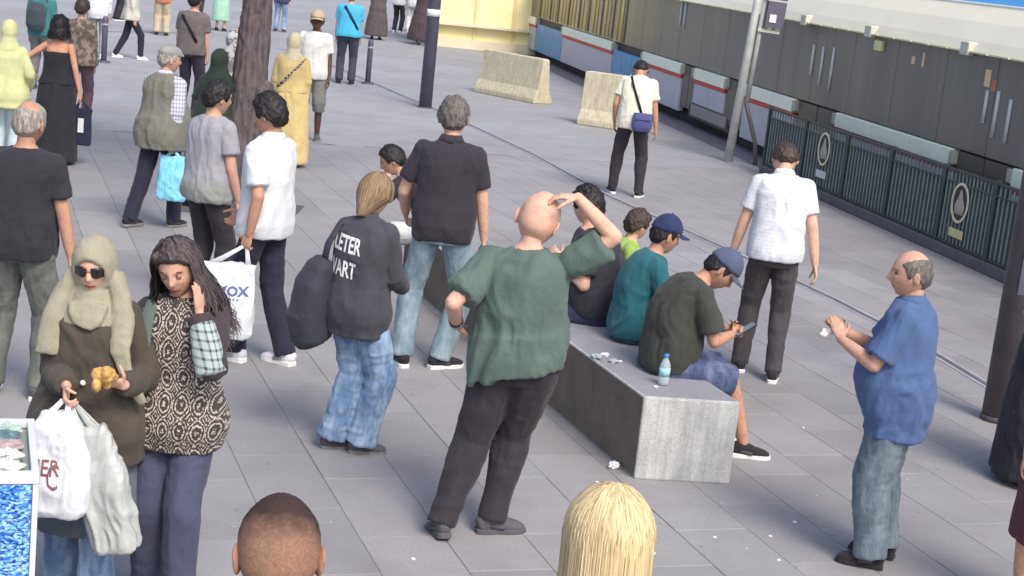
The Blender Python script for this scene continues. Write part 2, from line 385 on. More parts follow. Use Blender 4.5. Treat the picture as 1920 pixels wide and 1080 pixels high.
def hair_cap(s, mat, thick=.012, bald=None, rough=.006, name='hair', top=0., front=0.):
    nu, nv = (96, 72) if s.near else (40, 30); D, F = head_grid(nu, nv); P0 = head_shape(D, 0, 0.); zl = hairline(D)+front*sstep(.0, .6, D[:, 1])
    m = sstep(zl-.004, zl+.010, P0[:, 2])
    if bald is not None:      # bald crown: (forward centre, radius)
        dd = np.sqrt((P0[:, 0]/.062)**2+((P0[:, 1]-bald[0])/bald[1])**2); m = m*(1-(1-sstep(.85, 1.08, dd))*(P0[:, 2] > .005))
    off = m*(thick+top*sstep(.2, .9, D[:, 2]))-(1-m)*.007
    off = off+m*rough*(vnoise(P0*V(160, 160, 70)+7)-.5)*1.6+m*rough*(vnoise(P0*V(60, 60, 30)+3)-.5)*1.6
    P = head_shape(D, off, 0.)
    if s.sex == 'f': P = P*V(.95, .96, .97)
    return mesh_obj(name, [s.H(p) for p in P], F, mat, s.root, True)
_sm = {}
def strandm(mat):
    if mat.name in _sm: return _sm[mat.name]
    rr = [n for n in mat.node_tree.nodes if n.type == 'VALTORGB'][0].color_ramp.elements; c1, c2 = tuple(rr[0].color), tuple(rr[1].color)
    m, nt, p = new_mat('lock_'+mat.name, c1, .5, spec=.3); at_ = node(nt, 'ShaderNodeAttribute'); at_.attribute_name = 'tone'
    nt.links.new(ramp(nt, at_.outputs['Fac'], [(0, c1), (1, c2)]), p.inputs['Base Color']); _sm[mat.name] = m; return m
def strands(s, mat, n=500, length=.25, az=(60, 300), width=.005, wave=.006, off=.012, fl=.0, seed=1, name='hair_strand', part=0., flare=1.0, gather=None):
    """locks of long hair: flat ribbons following the head, then falling"""
    rr = random.Random(seed); v = []; f = []; fs = .94 if s.sex == 'f' else 1
    for i in range(n):
        a = R(rr.uniform(*az)); st = rr.uniform(.03, .55); of = off+rr.uniform(-.004, .006); ph = rr.random()*6; wl = rr.uniform(.7, 1.3); LL = length*rr.uniform(.75, 1.05)
        pts = []; dx, dy = math.sin(a), math.cos(a); K = 9
        for j in range(K):
            t = st+(1.62-st)*j/(K-1); q = V(math.sin(t)*dx, math.sin(t)*dy, math.cos(t)); p = head_shape(q[None], of+.004*math.sin(j*.9+ph)*wl, 0.)[0]
            pts.append(p*fs)
        base = pts[-1]; M = 8
        for j in range(1, M+1):
            g = j/M; p = base+V(dx*(flare-1)*.12*g, dy*(flare-1)*.12*g, -LL*g)
            p = p+V(math.sin(g*9*wl+ph)*wave*2, math.cos(g*8*wl+ph*1.3)*wave*2, 0)*min(1, g*2)
            if gather is not None: p = p*(1-g*.75)+V(gather)*(g*.75)+V(0, 0, p[2]-gather[2])*(g*.75)
            pts.append(p)
        w = width*rr.uniform(.6, 1.2); o = len(v); sd = unit(V(dy, -dx, rr.uniform(-.3, .3)))
        for j, p in enumerate(pts):
            ww = w*(1 if j < len(pts)-3 else (len(pts)-j)/4); nrm = V(dx, dy, 0)*.0018
            v += [s.H(p-sd*ww), s.H(p+nrm), s.H(p+sd*ww)]
        for j in range(len(pts)-1):
            b = o+j*3; f += [(b, b+1, b+4, b+3), (b+1, b+2, b+5, b+4)]
    o = mesh_obj(name, v, f, strandm(mat), s.root, True); at_ = o.data.attributes.new('tone', 'FLOAT', 'POINT'); L = 17*3
    tone = np.repeat(np.clip(.55+.2*np.random.RandomState(seed).randn(n), 0, 1), L)[:len(v)]; at_.data.foreach_set('value', tone.astype(np.float32)); return o

# garments: each returns a function applied to the skeleton
def shirt(mat, sleeve=.55, hem=.87, ease=.018, flare=.012, collar=None, fold=.006, name='shirt', neckz=1.475, sl=.016, e=2.5, cuff=0., hemtilt=0., placket=False):
    ease = ease*.85; sl = sl*.9
    def g(s):
        a = Acc(); s.torso(a, hem, neckz, ez=[(hem, ease+flare), (1.05, ease+.6*flare+(.012 if s.sex == 'm' else .004)), (1.25, ease), (1.42, ease*.7), (1.48, .004)], e=e, n=30)
        k = s.k
        if hemtilt:
            for q, (x, y, z) in enumerate(a.v):
                w = max(0., min(1., (s.P[2]+.22-z)/.34)); a.v[q] = (x, y, z+hemtilt*(x-s.P[0])*w)
        for i in (0, 1):
            if sleeve <= 0: continue
            sh, el, wr = s.sh[i], s.el[i], s.wr[i]; inn = s.T(V((-.08 if i == 0 else .08), 0, 1.41))
            a.cap(inn, sh, .060*k+.004, .056*k+sl*.6)
            t = min(1, sleeve); end = sh+(el-sh)*t; a.tube([sh-(el-sh)*.02, sh+(end-sh)*.35, sh+(end-sh)*.7, end], [.056*k+sl*.6, .056*k+sl*.9, .053*k+sl*1.15, .051*k+sl*1.4+cuff], side=(1, .2, .1), dome=.05)
            if sleeve > 1:
                end = el+(wr-el)*min(1, sleeve-1); a.ball(el, .048*k+sl); a.tube([el, el+(end-el)*.5, end], [.047*k+sl, .043*k+sl, .034*k+sl*.8+cuff], side=(1, .2, .1), dome=.05)
        o = a.finish(name, mat, s.root, .009 if s.near else .015, 2, fold*1.6, fscale=(8, 8, 3.6))
        if collar:
            c = Acc(); n = 18; cv = []; cf = []
            for j in range(n):
                th = 2*math.pi*(j)/n; x, y = math.sin(th), -math.cos(th)
                for (r, z) in ((.058, 1.512), (.064, 1.518), (.086, 1.478), (.076, 1.462)): cv.append(s.T(V(x*r*k*1.03, y*r*k*1.05-.004, z-.02*max(0, y))))
            for j in range(n):
                for q in range(4): b, d = j*4+q, ((j+1) % n)*4+q; b2, d2 = j*4+(q+1) % 4, ((j+1) % n)*4+(q+1) % 4; cf.append((b, d, d2, b2))
            mesh_obj('collar', cv, cf, collar, o, True)
        s.shirt = o
    return g
def trousers(mat, top=1.0, length=1., thigh=.016, knee=.018, hem=.026, fold=.006, belt=None, name='trousers', seat=.012, fs=(9, 9, 6)):
    def g(s):
        a = Acc(); s.torso(a, .83, top, ease=seat, e=2.3, n=24); k = s.k**.5
        for i in (0, 1):
            h, kn, an = s.hip[i], s.knee[i], s.ank[i]; a.ball(h+V(0, -.015, -.01), (.092*s.bw+seat, .105, .10)); h2 = h+V(0, 0, -.03)
            if length >= 1: 
                a.cap(h2, kn, .086*k*s.bw+thigh, .060*k+knee); e = kn+(an-kn)*(1.04*length); a.ball(kn, .060*k+knee)
                a.tube([kn, kn+(e-kn)*.3, kn+(e-kn)*.65, e], [.060*k+knee, .057*k+knee, .047+hem*.8, .041+hem], side=(1, 0, 0), dome=.05)
            else:
                q = length; e = h2+(kn-h2)*min(1, q*2); a.tube([h2, h2+(e-h2)*.5, e], [.088*k*s.bw+thigh, .080*k*s.bw+thigh, .070*k+thigh+.012], side=(1, 0, 0), dome=.05)
                if q > .5: e2 = kn+(an-kn)*(q*2-1); a.ball(kn, .062*k+knee); a.tube([kn, e2], [.062*k+knee, .056*k+knee+.008], side=(1, 0, 0), dome=.05)
        o = a.finish(name, mat, s.root, .009 if s.near else .015, 2, fold*1.35, fscale=fs)
        if belt:
            b = Acc(); C = []; n = 28; rx, ry, yo = s.tr(top-.02); bv = []; bf = []
            for j in range(n):
                th = 2*math.pi*j/n
                for (r, z) in ((.0, -.036), (.0, 0), (-.02, 0), (-.02, -.036)): bv.append(s.T(V((rx+seat+.014+r)*math.cos(th), yo+(ry+seat+.014+r)*math.sin(th), top+z-.002)))
            for j in range(n):
                for q in range(4): bf.append((j*4+q, ((j+1) % n)*4+q, ((j+1) % n)*4+(q+1) % 4, j*4+(q+1) % 4))
            mesh_obj('belt', bv, bf, belt, o, True)
        s.trousers = o
    return g
def skirt(mat, top=1.03, hem=.12, rt=.02, rb=(.26, .24), fold=.012, name='skirt', e=2.1, off=(0, 0)):
    def g(s):
        a = Acc(); zs = np.linspace(hem, top, 12); C = []; Q = []
        for z in zs:
            t = (z-hem)/(top-hem); rx, ry, yo = s.tr(max(z, .86)); t2 = t**1.6
            C.append(s.T(V(0, yo, z))+V(off[0], off[1], 0)*(1-t)); Q.append((rb[0]*(1-t2)+(rx+rt)*t2, rb[1]*(1-t2)+(ry+rt)*t2))
        a.tube(C, Q, side=(1, 0, 0), n=32, e=e, dome=.02); s.skirt = a.finish(name, mat, s.root, .011 if s.near else .017, 3, fold, fscale=(11, 11, 1.6))
    return g
def shoes(mat, sole=None, chunky=0., name='shoe', tip=None):
    lace = plain('lace_grey', (150, 150, 154), .8)
    lace = lace if 'white' in mat.name or 'mix' in mat.name else plain('lace_dark', (74, 74, 80), .8)
    def g(s):
        for i in (0, 1):
            x, y, z, yw = s.feet[i][:4]; pt = s.feet[i][4] if len(s.feet[i]) > 4 else 0
            M = rot('z', -R(yw))@rot('x', R(pt)); A = s.ank[i]-V(0, 0, .085); k = .93 if s.sex == 'm' else .86
            def W(p): return A+M@(V(p)*k)+V(0, 0, 0)
            a = Acc(); st = [(-.078, .026, .030, .045), (-.06, .034, .046, .052), (-.02, .038, .052, .058), (.03, .039, .046, .05), (.08, .045, .034, .04), (.13, .047, .027, .034), (.165, .040, .021, .028), (.185, .026, .014, .024)]
            a.tube([W((0, yy, zz+.004)) for yy, w, hh, zz in st], [(w+chunky, hh) for yy, w, hh, zz in st], side=M@V(1, 0, 0), n=16, e=2.5, dome=.4)
            a.tube([W((0, -.03, .05)), W((0, -.03, .10))], [.043*k+chunky, .040*k+chunky], side=(1, 0, 0), n=14)
            o = a.finish(name, mat, s.root, .007 if s.near else .012, 3, .002, fscale=(30, 30, 30))
            pl = [(-.085, .022), (-.07, .034), (-.02, .038), (.03, .037), (.08, .046), (.13, .049), (.17, .040), (.196, .018)]
            out = [(w+.003+chunky, yy) for yy, w in pl]+[(-w-.003-chunky, yy) for yy, w in reversed(pl)]; n = len(out); th = .024+chunky
            v = [W((px, py, .002)) for px, py in out]+[W((px*1.0, py, th)) for px, py in out]+[W((px*.9, py*.97, th+.006)) for px, py in out]
            f = [tuple(reversed(range(n))), tuple(range(2*n, 3*n))]+[(a_, (a_+1) % n, (a_+1) % n+n, a_+n) for a_ in range(n)]+[(a_+n, (a_+1) % n+n, (a_+1) % n+2*n, a_+2*n) for a_ in range(n)]
            mesh_obj('sole', v, f, sole or mat, o)
            if s.near and lace:
                b = Acc()
                for q, (yy, zz, ww) in enumerate(((.035, .098, .024), (.058, .088, .025), (.081, .078, .026), (.102, .068, .025))): b.tube([W((-ww, yy, zz-.012)), W((-ww*.4, yy+.003, zz)), W((ww*.4, yy+.003, zz)), W((ww, yy, zz-.012))], [.0042]*4, side=(0, 0, 1), n=6)
                b.keep('laces', lace, o); b = Acc(); b.tube([W((-.040-chunky, -.02, .05)), W((-.047-chunky, .02, .047)), W((-.050-chunky, .06, .04))], [(.003, .012)]*3, side=M@V(1, 0, 0), n=6); b.keep('side_trim', lace, o); b = Acc(); b.tube([W((.040+chunky, -.02, .05)), W((.047+chunky, .02, .047)), W((.050+chunky, .06, .04))], [(.003, .012)]*3, side=M@V(1, 0, 0), n=6); b.keep('side_trim', lace, o)
    return g
def baseball_cap(mat, mat2=None, tilt=0):
    def g(s):
        nu, nv = (64, 40); D, F = head_grid(nu, nv); P0 = head_shape(D, 0, 0.); lo = .028-.02*D[:, 1]*0
        m = sstep(lo-.002, lo+.006, P0[:, 2]-.12*P0[:, 1]); off = m*(.016+.012*sstep(.3, 1, D[:, 2]))-(1-m)*.012; P = head_shape(D, off, 0.)
        o = mesh_obj('cap', [s.H(p) for p in P], F, mat, s.root, True); v = []; f = []; n = 15
        for zz in (0, .004):
            for j in range(n):
                th = -R(72)+R(144)*j/(n-1); sx, cy = math.sin(th), math.cos(th)
                for q in (0, .35, .7, 1):
                    p = V(sx*(.080+.004*q), cy*.094+.012+q*.072*max(0, cy)**.5, .040+zz-.018*abs(sx)**2-.012*q); v.append(s.H(p))
        for j in range(n-1):
            for q in range(3):
                a = j*4+q; f.append((a, a+4, a+5, a+1)); b = a+n*4; f.append((b, b+1, b+5, b+4))
            a = j*4+3; f.append((a, a+4, a+4+n*4, a+n*4))
        f.append((0, 1, 1+n*4, n*4)); f.append((1, 2, 2+n*4, 1+n*4)); f.append((2, 3, 3+n*4, 2+n*4)); a = (n-1)*4
        for q in range(3): f.append((a+q, a+q+n*4, a+q+1+n*4, a+q+1))
        mesh_obj('brim', v, f, mat2 or mat, o, True); b = Acc(); b.ball(s.H((0, -.004, .147)), (.009, .009, .006), 8); b.keep('button', mat2 or mat, o)
    return g
def flat_cap(mat):
    def g(s):
        a = Acc(); a.ball(s.H((0, 0, .06)), (.094, .118, .066), 24, s.HR); a.ball(s.H((0, .085, .045)), (.062, .048, .016), 16, s.HR)
        a.finish('cap', mat, s.root, .007, 4, .002, fscale=(30, 30, 30))
    return g
def hijab(mat, drape=.10, back=True, open_=True, tail=None, fold=.006, wide=1., chest=.0):
    def g(s):
        nu, nv = (80, 60) if s.near else (40, 30); D, F = head_grid(nu, nv); P0 = head_shape(D, 0, 0.)
        m = np.ones(len(D))
        if open_: dd = np.sqrt((P0[:, 0]/.056)**2+((P0[:, 2]+.018)/.072)**2); m = np.where(D[:, 1] > 0, sstep(.9, 1.06, dd), 1)
        P = head_shape(D, m*.012-(1-m)*.014, 0.); a = Acc(); a.add([s.H(p*V(.97, .98, 1)) for p in P], F)
        k = wide
        a.tube([s.H((0, -.012, -.02)), s.H((0, -.015, -.075)), s.T(V(0, .0, 1.49)), s.T(V(0, .0, 1.43)), s.T(V(0, .01, 1.41-drape))], [(.085, .085), (.085*k, .088), (.100*k, .098), (.150*k, .125), ((.175+drape*.3)*k, .135+chest)], side=s.T(V(1, 0, 1.2))-s.T(V(0, 0, 1.2)), n=26, dome=.05)
        if s.near:
            for (zz, rr, tl) in ((1.522, .083, .35), (1.500, .092, .30), (1.476, .104, .34), (1.448, .118, .25)):
                n = 20; c = [s.T(V(rr*.95*k*math.sin(2*math.pi*j/n), .01+rr*math.cos(2*math.pi*j/n), zz-tl*rr*math.cos(2*math.pi*j/n))) for j in range(n+1)]; a.tube(c, [.013]*(n+1), side=(0, 0, 1), n=8)
        for t in (tail or []): a.tube([s.T(V(p[:3])) for p in t], [(p[3], p[4]) for p in t], side=(1, 0, 0), n=12, e=2.3, dome=.1)
        a.finish('headscarf', mat, s.root, .0075 if s.near else .013, 3, fold, fscale=(16, 16, 7))
    return g
def strap(mat, pts, w=.018, name='strap'):
    def g(s):
        a = Acc(); a.tube([s.T(V(p)) for p in pts], [(w, .0045)]*len(pts), side=(.5, 0, .7) if pts[0][0]*pts[-1][0] < 0 else (1, 0, 0), n=8, e=4, dome=.1); a.keep(name, mat, s.root)
    return g
def wrist(mat, i, off=.03, r=.034, w=.01, name='wristwatch'):
    def g(s):
        d = unit(s.el[i]-s.wr[i]); c = s.wr[i]+d*off; v = []; f = []; n = 14; sd = unit(np.cross(d, V(.3, .2, 1))); up = np.cross(d, sd)
        for j in range(n):
            th = 2*math.pi*j/n
            for (rr, q) in ((r, -w), (r+.004, -w), (r+.004, w), (r, w)): v.append(c+(sd*math.cos(th)+up*math.sin(th))*rr*s.k+d*q)
        for j in range(n):
            for q in range(4): f.append((j*4+q, ((j+1) % n)*4+q, ((j+1) % n)*4+(q+1) % 4, j*4+(q+1) % 4))
        mesh_obj(name, v, f, mat, s.root, True)
    return g
def WP(s, p):
    """person-local point -> world"""
    r = s.root; M = Matrix.Translation(r.location) @ Matrix.Rotation(r.rotation_euler[2], 4, 'Z') @ Matrix.Scale(r.scale[0], 4)
    return V(tuple(M @ Vector(tuple(map(float, p)))))

# ================================================================== THE SETTING
def wpos(nt, scale=1.):
    g = node(nt, 'ShaderNodeNewGeometry'); mp = node(nt, 'ShaderNodeMapping'); mp.inputs['Scale'].default_value = (scale,)*3
    nt.links.new(g.outputs['Position'], mp.inputs['Vector']); return mp.outputs[0]
def paving_mat(name, rgb, rgb2):
    m, nt, p = new_mat(name, (0, 0, 0), .72, spec=.35); v = wpos(nt); a, b = lin(*rgb), lin(*rgb2)
    big = noise(nt, v, .35, 3, .5); mid = noise(nt, v, 2.2, 6, .65); fine = noise(nt, v, 55, 4, .7)
    c = mixc(nt, ramp(nt, big, [(.35, (0, 0, 0)), (.65, (1, 1, 1))]), a, b)
    c = mixc(nt, .5, c, ramp(nt, mid, [(.25, (.42, .42, .42)), (.75, (.60, .60, .60))]), 'OVERLAY')
    c = mixc(nt, .30, c, ramp(nt, fine, [(.3, (.3, .3, .3)), (.7, (.68, .68, .68))]), 'OVERLAY')
    oi = node(nt, 'ShaderNodeObjectInfo'); c = mixc(nt, .3, c, ramp(nt, oi.outputs['Random'], [(0, (.36, .36, .365)), (1, (.62, .62, .615))]), 'OVERLAY')
    st = noise(nt, wpos(nt), 1.3, 4, .6); c = mixc(nt, ramp(nt, st, [(.54, (0, 0, 0)), (.70, (.40, .40, .40))]), c, sc3(a, .74))
    vr = node(nt, 'ShaderNodeTexVoronoi'); vr.inputs['Scale'].default_value = 4.5; nt.links.new(wpos(nt), vr.inputs['Vector']); c = mixc(nt, ramp(nt, vr.outputs['Distance'], [(.06, (.5, .5, .5)), (.085, (0, 0, 0))]), c, sc3(a, .62))
    nt.links.new(c, p.inputs['Base Color']); bump(nt, p, mixc(nt, .5, mid, fine), .25, .006); return m
PAVE = paving_mat('paving_stone', (138, 135, 137), (147, 146, 149))
FAR = paving_mat('plaza_asphalt', (141, 140, 143), (149, 150, 154))
gv = [(-220, -20, -.012), (220, -20, -.012), (220, 420, -.012), (-220, 420, -.012)]
ground = nm(mesh_obj('ground', gv, [(0, 1, 2, 3)], plain('joint_earth', (112, 112, 118), .95, 0, .15, 8)), kind='structure')
UD = V(-.334, .943); VD = V(.943, .334)              # paving directions on the ground
def gp(a, b): return UD*a+VD*b
PLZ_END = 22.0
fv = [gp(-0, 0)]
far = nm(mesh_obj('plaza', [(*gp(PLZ_END, -80), 0), (*gp(PLZ_END, 60), 0), (*gp(200, 60), 0), (*gp(200, -80), 0)], [(0, 1, 2, 3)], FAR), kind='structure')
pav = nm(mesh_obj('pavement', [(*gp(-6, -16), -.005), (*gp(-6, 16), -.005), (*gp(PLZ_END, 16), -.005), (*gp(PLZ_END, -16), -.005)], [(0, 1, 2, 3)], plain('joint_sand', (128, 127, 132), .95, 0, .12, 30)), kind='structure')
SL, SW, J = .86, .43, .0024
def slab_geo(cx, cy, lx, ly):
    b = .0022; o = []
    for (hx, hy, z) in ((lx/2, ly/2, -.02), (lx/2, ly/2, -.0035), (lx/2-b, ly/2-b, 0)):
        for sx, sy in ((-1, -1), (1, -1), (1, 1), (-1, 1)): o.append((cx+sx*hx, cy+sy*hy, z))
    f = [(8, 9, 10, 11)]+[(k, (k+1) % 4, (k+1) % 4+4, k+4) for k in range(4)]+[(k+4, (k+1) % 4+4, (k+1) % 4+8, k+8) for k in range(4)]
    return o, f
slabs = []
for r in range(-36, 38):
    off = (r % 2)*.5*SL+.07*math.sin(r*3.1)
    for q in range(-7, 26):
        a = q*SL+off; e = min(a+SL, PLZ_END)
        if e-a < .08: continue
        c = gp((a+e)/2, r*SW); slabs.append((e-a, r*SW, c))
def inview(c):
    d = V(c[0], c[1], 0)-V(0, 0, CAMH); z = d@_fw
    if z < 1: return False
    u = 960+F_*(d@CR)/z; v = 540-F_*(d@CU)/z; return -120 < u < 2040 and -60 < v < 1160
vis = sorted([t for t in slabs if inview(t[2])], key=lambda t: t[2][1]); near_set = [t for t in vis if t[0] > SL-.001][:300]; ids = set(id(t) for t in near_set)
ang = math.atan2(UD[1], UD[0]); variants = []
for k in range(5):
    v, f = slab_geo(0, 0, SL-J, SW-J); v = [(x, y, z+.0012*math.sin(k*2.1+x*2)*(1 if z > -.01 else 0)) for x, y, z in v]
    me = bpy.data.meshes.new('paving_slab'); me.from_pydata(v, [], f); me.materials.append(PAVE); variants.append(me)
for t in near_set:
    o = bpy.data.objects.new('paving_slab', rnd.choice(variants)); col.objects.link(o); o.parent = pav
    o.location = (t[2][0], t[2][1], rnd.uniform(-.0012, .0012)); o.rotation_euler = (rnd.uniform(-.0015, .0015), rnd.uniform(-.0015, .0015), ang)
v_, f_ = [], []
for t in slabs:
    if id(t) in ids or not (-9 < t[2][0] < 10 and 4 < t[2][1]): continue
    v, f = slab_geo(0, 0, t[0]-J, SW-J); n0 = len(v_); c, s_ = math.cos(ang), math.sin(ang)
    v_ += [(t[2][0]+c*x-s_*y, t[2][1]+s_*x+c*y, z) for x, y, z in v]; f_ += [tuple(i+n0 for i in q) for q in f]
nm(mesh_obj('paving_slab', v_, f_, PAVE, pav), kind='stuff')
# drainage groove crossing the plaza: a slightly raised, paler edge and a dark slot
def ribbon(name, pts, w, z, mat, parent=None, th=.004):
    v = []; f = []
    for i, p in enumerate(pts):
        a = V(pts[min(i+1, len(pts)-1)][:2])-V(pts[max(i-1, 0)][:2]); a = unit(a); nn = V(-a[1], a[0]); c = V(p[:2])
        for q in (-w/2, w/2): v.append((*(c+nn*q), z)); 
    for i in range(len(pts)-1): f.append((2*i, 2*i+1, 2*i+3, 2*i+2))
    return mesh_obj(name, v, f, mat, parent)
gr = [at(*p) for p in ((560, 96), (690, 152), (850, 220), (1000, 290), (1140, 368), (1350, 462), (1560, 560), (1700, 632), (1850, 722), (1920, 765), (2010, 822))]
nm(ribbon('drain_channel', gr, .115, .0045, plain('drain_edge', (160, 160, 168), .9, 0, .2, 6)), kind='structure')
nm(ribbon('drain_slot', gr, .05, .009, plain('drain_dark', (98, 98, 108), .9, 0, .3, 4)), kind='structure')
for i, (a, b) in enumerate((((60, 58), (400, 62)), ((520, 92), (640, 102)), ((0, 100), (170, 106)))):
    nm(ribbon('paving_joint', [at(*a), at(*b)], .07, .005, plain('joint_far', (110, 110, 116), .9)), kind='structure')

# ---- granite block bench
def stone_mat(name, rgb, rgb2, streak=True, spots=60):
    m, nt, p = new_mat(name, (0, 0, 0), .8, spec=.3); v = coords(nt); a, b = lin(*rgb), lin(*rgb2)
    n1 = noise(nt, v, 5, 5, .65); n2 = noise(nt, v, spots, 3, .7); c = ramp(nt, n1, [(.3, a), (.7, b)])
    c = mixc(nt, .35, c, ramp(nt, n2, [(.3, (.3, .3, .3)), (.7, (.7, .7, .7))]), 'OVERLAY')
    if streak:
        n3 = noise(nt, coords(nt, (1, 1, .06)), 26, 3, .6); c = mixc(nt, .22, c, ramp(nt, n3, [(.35, (.2, .2, .2)), (.65, (.8, .8, .8))]), 'OVERLAY')
    nt.links.new(c, p.inputs['Base Color']); bump(nt, p, n2, .5, .006); return m
STN = stone_mat('granite_sawn', (158, 160, 160), (184, 185, 184)); STB = stone_mat('granite_brown', (100, 91, 84), (118, 108, 100), False, 90)  # second granite is browner and darker, for the bench's left side
STT = stone_mat('granite_top', (132, 132, 140), (146, 146, 152), False, 120)
def prism(name, base, z0, z1, mats, parent=None, top_in=0., bev=.012, **k):
    """convex block from ground corners; mats=(side list.., top)"""
    bm = bmesh.new(); b = [bm.verts.new((*p[:2], z0)) for p in base]; c = V([p[:2] for p in base]).mean(0)
    t = [bm.verts.new((*(V(p[:2])+(c-V(p[:2]))*top_in), z1)) for p in base]; n = len(base); fs = []
    fs.append(bm.faces.new(list(reversed(b)))); fs[-1].material_index = len(mats)-1
    for i in range(n): q = bm.faces.new((b[i], b[(i+1) % n], t[(i+1) % n], t[i])); q.material_index = min(i, len(mats)-1)
    q = bm.faces.new(t); q.material_index = len(mats)-1
    if bev: bmesh.ops.bevel(bm, geom=bm.edges[:], offset=bev, segments=2, affect='EDGES', profile=.6)
    bmesh.ops.recalc_face_normals(bm, faces=bm.faces[:])
    me = bpy.data.meshes.new(name); bm.to_mesh(me); bm.free()
    for m in mats: me.materials.append(m)
    o = bpy.data.objects.new(name, me); col.objects.link(o)
    if parent: o.parent = parent
    return nm(o, **k)
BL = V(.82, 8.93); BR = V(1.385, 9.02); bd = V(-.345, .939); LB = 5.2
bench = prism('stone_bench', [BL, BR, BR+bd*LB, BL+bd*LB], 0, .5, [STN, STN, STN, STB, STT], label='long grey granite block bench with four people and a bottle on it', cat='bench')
# ---- concrete barriers
CON = stone_mat('barrier_concrete', (180, 172, 150), (196, 188, 164), True, 24)
def barrier(c0, c1, h, dep, label):
    a, b = V(at(*c0)[:2]), V(at(*c1)[:2]); d = unit(b-a); n = V(-d[1], d[0]); n = n if n[1] > 0 else -n; L = np.linalg.norm(b-a)
    bm = bmesh.new(); prof = [(-.0, 0), (.0, .10), (.10, .28), (.17, h), (dep-.17, h), (dep-.10, .28), (dep, .10), (dep, 0)]; rows = []
    for q in (0, .06, L-.06, L):
        ins = .02 if q in (0, L) else 0
        rows.append([bm.verts.new((*(a+d*(q+(.16*z/h if q == 0 else 0)))+n*(y+(ins if y < dep/2 else -ins)), z-ins*(z > .5))) if False else bm.verts.new((float((a+d*q+n*y)[0]), float((a+d*q+n*y)[1]), z-(ins if z > .5 else 0))) for y, z in prof])
    for r0, r1 in zip(rows, rows[1:]):
        for k in range(len(prof)): bm.faces.new((r0[k], r0[(k+1) % 8], r1[(k+1) % 8], r1[k]))
    bm.faces.new(rows[0]); bm.faces.new(list(reversed(rows[-1]))); bmesh.ops.recalc_face_normals(bm, faces=bm.faces[:])
    bmesh.ops.bevel(bm, geom=[e for e in bm.edges if e.is_boundary is False and len(e.link_faces) == 2 and e.calc_face_angle(0) > .5], offset=.015, segments=1, affect='EDGES')
    me = bpy.data.meshes.new('concrete_barrier'); bm.to_mesh(me); bm.free(); me.materials.append(CON)
    o = bpy.data.objects.new('concrete_barrier', me); col.objects.link(o)
    return nm(o, label, 'barrier', 'concrete barriers beside the tram line')
barrier((888, 172), (1000, 195), .88, .5, 'stained beige concrete barrier further from the man in the cream top')
barrier((1080, 233), (1207, 252), .95, .5, 'rough beige concrete barrier right beside the man in the cream top')
# ---- poles
def pole(label, p, r, h, mat, rtop=None, base=None, cat='lamp post', band=None, name='lamp_post'):
    t = empty(name, p, label=label, cat=cat); a = Acc(); a.tube([(0, 0, 0), (0, 0, h*.5), (0, 0, h)], [r, (r+(rtop or r))/2, rtop or r], n=20, dome=.1); a.keep('pole', mat, t)
    if base: a = Acc(); a.tube([(0, 0, 0), (0, 0, base[1]*.8), (0, 0, base[1])], [base[0], base[0], r+.004], n=20, dome=.01); a.keep('base_plate', base[2], t)
    if band: a = Acc(); a.tube([(0, 0, band[0]), (0, 0, band[1])], [r+.006]*2, n=20, dome=.01); a.keep('band', band[2], t)
    return t
DARKM = plain('dark_paint', (82, 82, 98), .5, .0, .15, 6); WHITEM = plain('white_band', (225, 225, 228), .5)
p = at(797, 202); pole('tall dark grey pole with a white band beyond the standing man in black', p, .115, 6.5, DARKM, .10, (.15, .02, DARKM), band=(1.62, 1.74, WHITEM))
BRN = plain('brown_metal', (86, 80, 86), .55, .0, .25, 5)
p = at(1867, 788); t = pole('thick dark brown lamp post at the right edge of the square', p, .105, 6.5, BRN, .095, (.112, .04, BRN))
a = Acc(); a.box((0, -.105, 1.1), (.035, .006, .16)); a.keep('access_door', DARKM, t, False)
GREYM = plain('galvanised', (182, 185, 182), .5, .1, .15, 7)
t = empty('traffic_signal', at(1365, 303), label='grey galvanised signal post with twin pipes and boxes near the fence end', cat='signal post')
a = Acc(); a.tube([(0, 0, 0), (.01, 0, 2.0), (.02, 0, 4.4)], [.072, .062, .058], n=18, dome=.1); a.keep('pole', GREYM, t); t.rotation_euler = (0, R(2.6), 0)
a = Acc(); a.tube([(.13, .02, .95), (.13, .02, 2.1), (.15, 0, 4.2)], [.04]*3, n=12, dome=.1); a.keep('pipe', GREYM, t)
a = Acc(); a.tube([(.42, -.1, 0), (.36, -.08, .35), (.22, -.04, .7), (.12, 0, .95)], [.035]*4, n=10); a.keep('strut', plain('strut_metal', (88, 86, 84), .6), t)
a = Acc(); a.box((.32, 0, 2.36), (.14, .10, .2)); a.keep('signal_box', plain('signal_dark', (92, 88, 104), .5), t, False)
a = Acc(); a.box((.28, -.105, 2.30), (.05, .01, .06)); a.keep('signal_lens', plain('signal_lens', (235, 235, 240), .3), t, False)
a = Acc(); a.box((.26, 0, 2.10), (.17, .05, .025)); a.keep('bracket', plain('bracket', (190, 192, 180), .5), t, False)
a = Acc(); a.box((.30, 0, 2.66), (.16, .1, .07)); a.keep('signal_hood', DARKM, t, False)
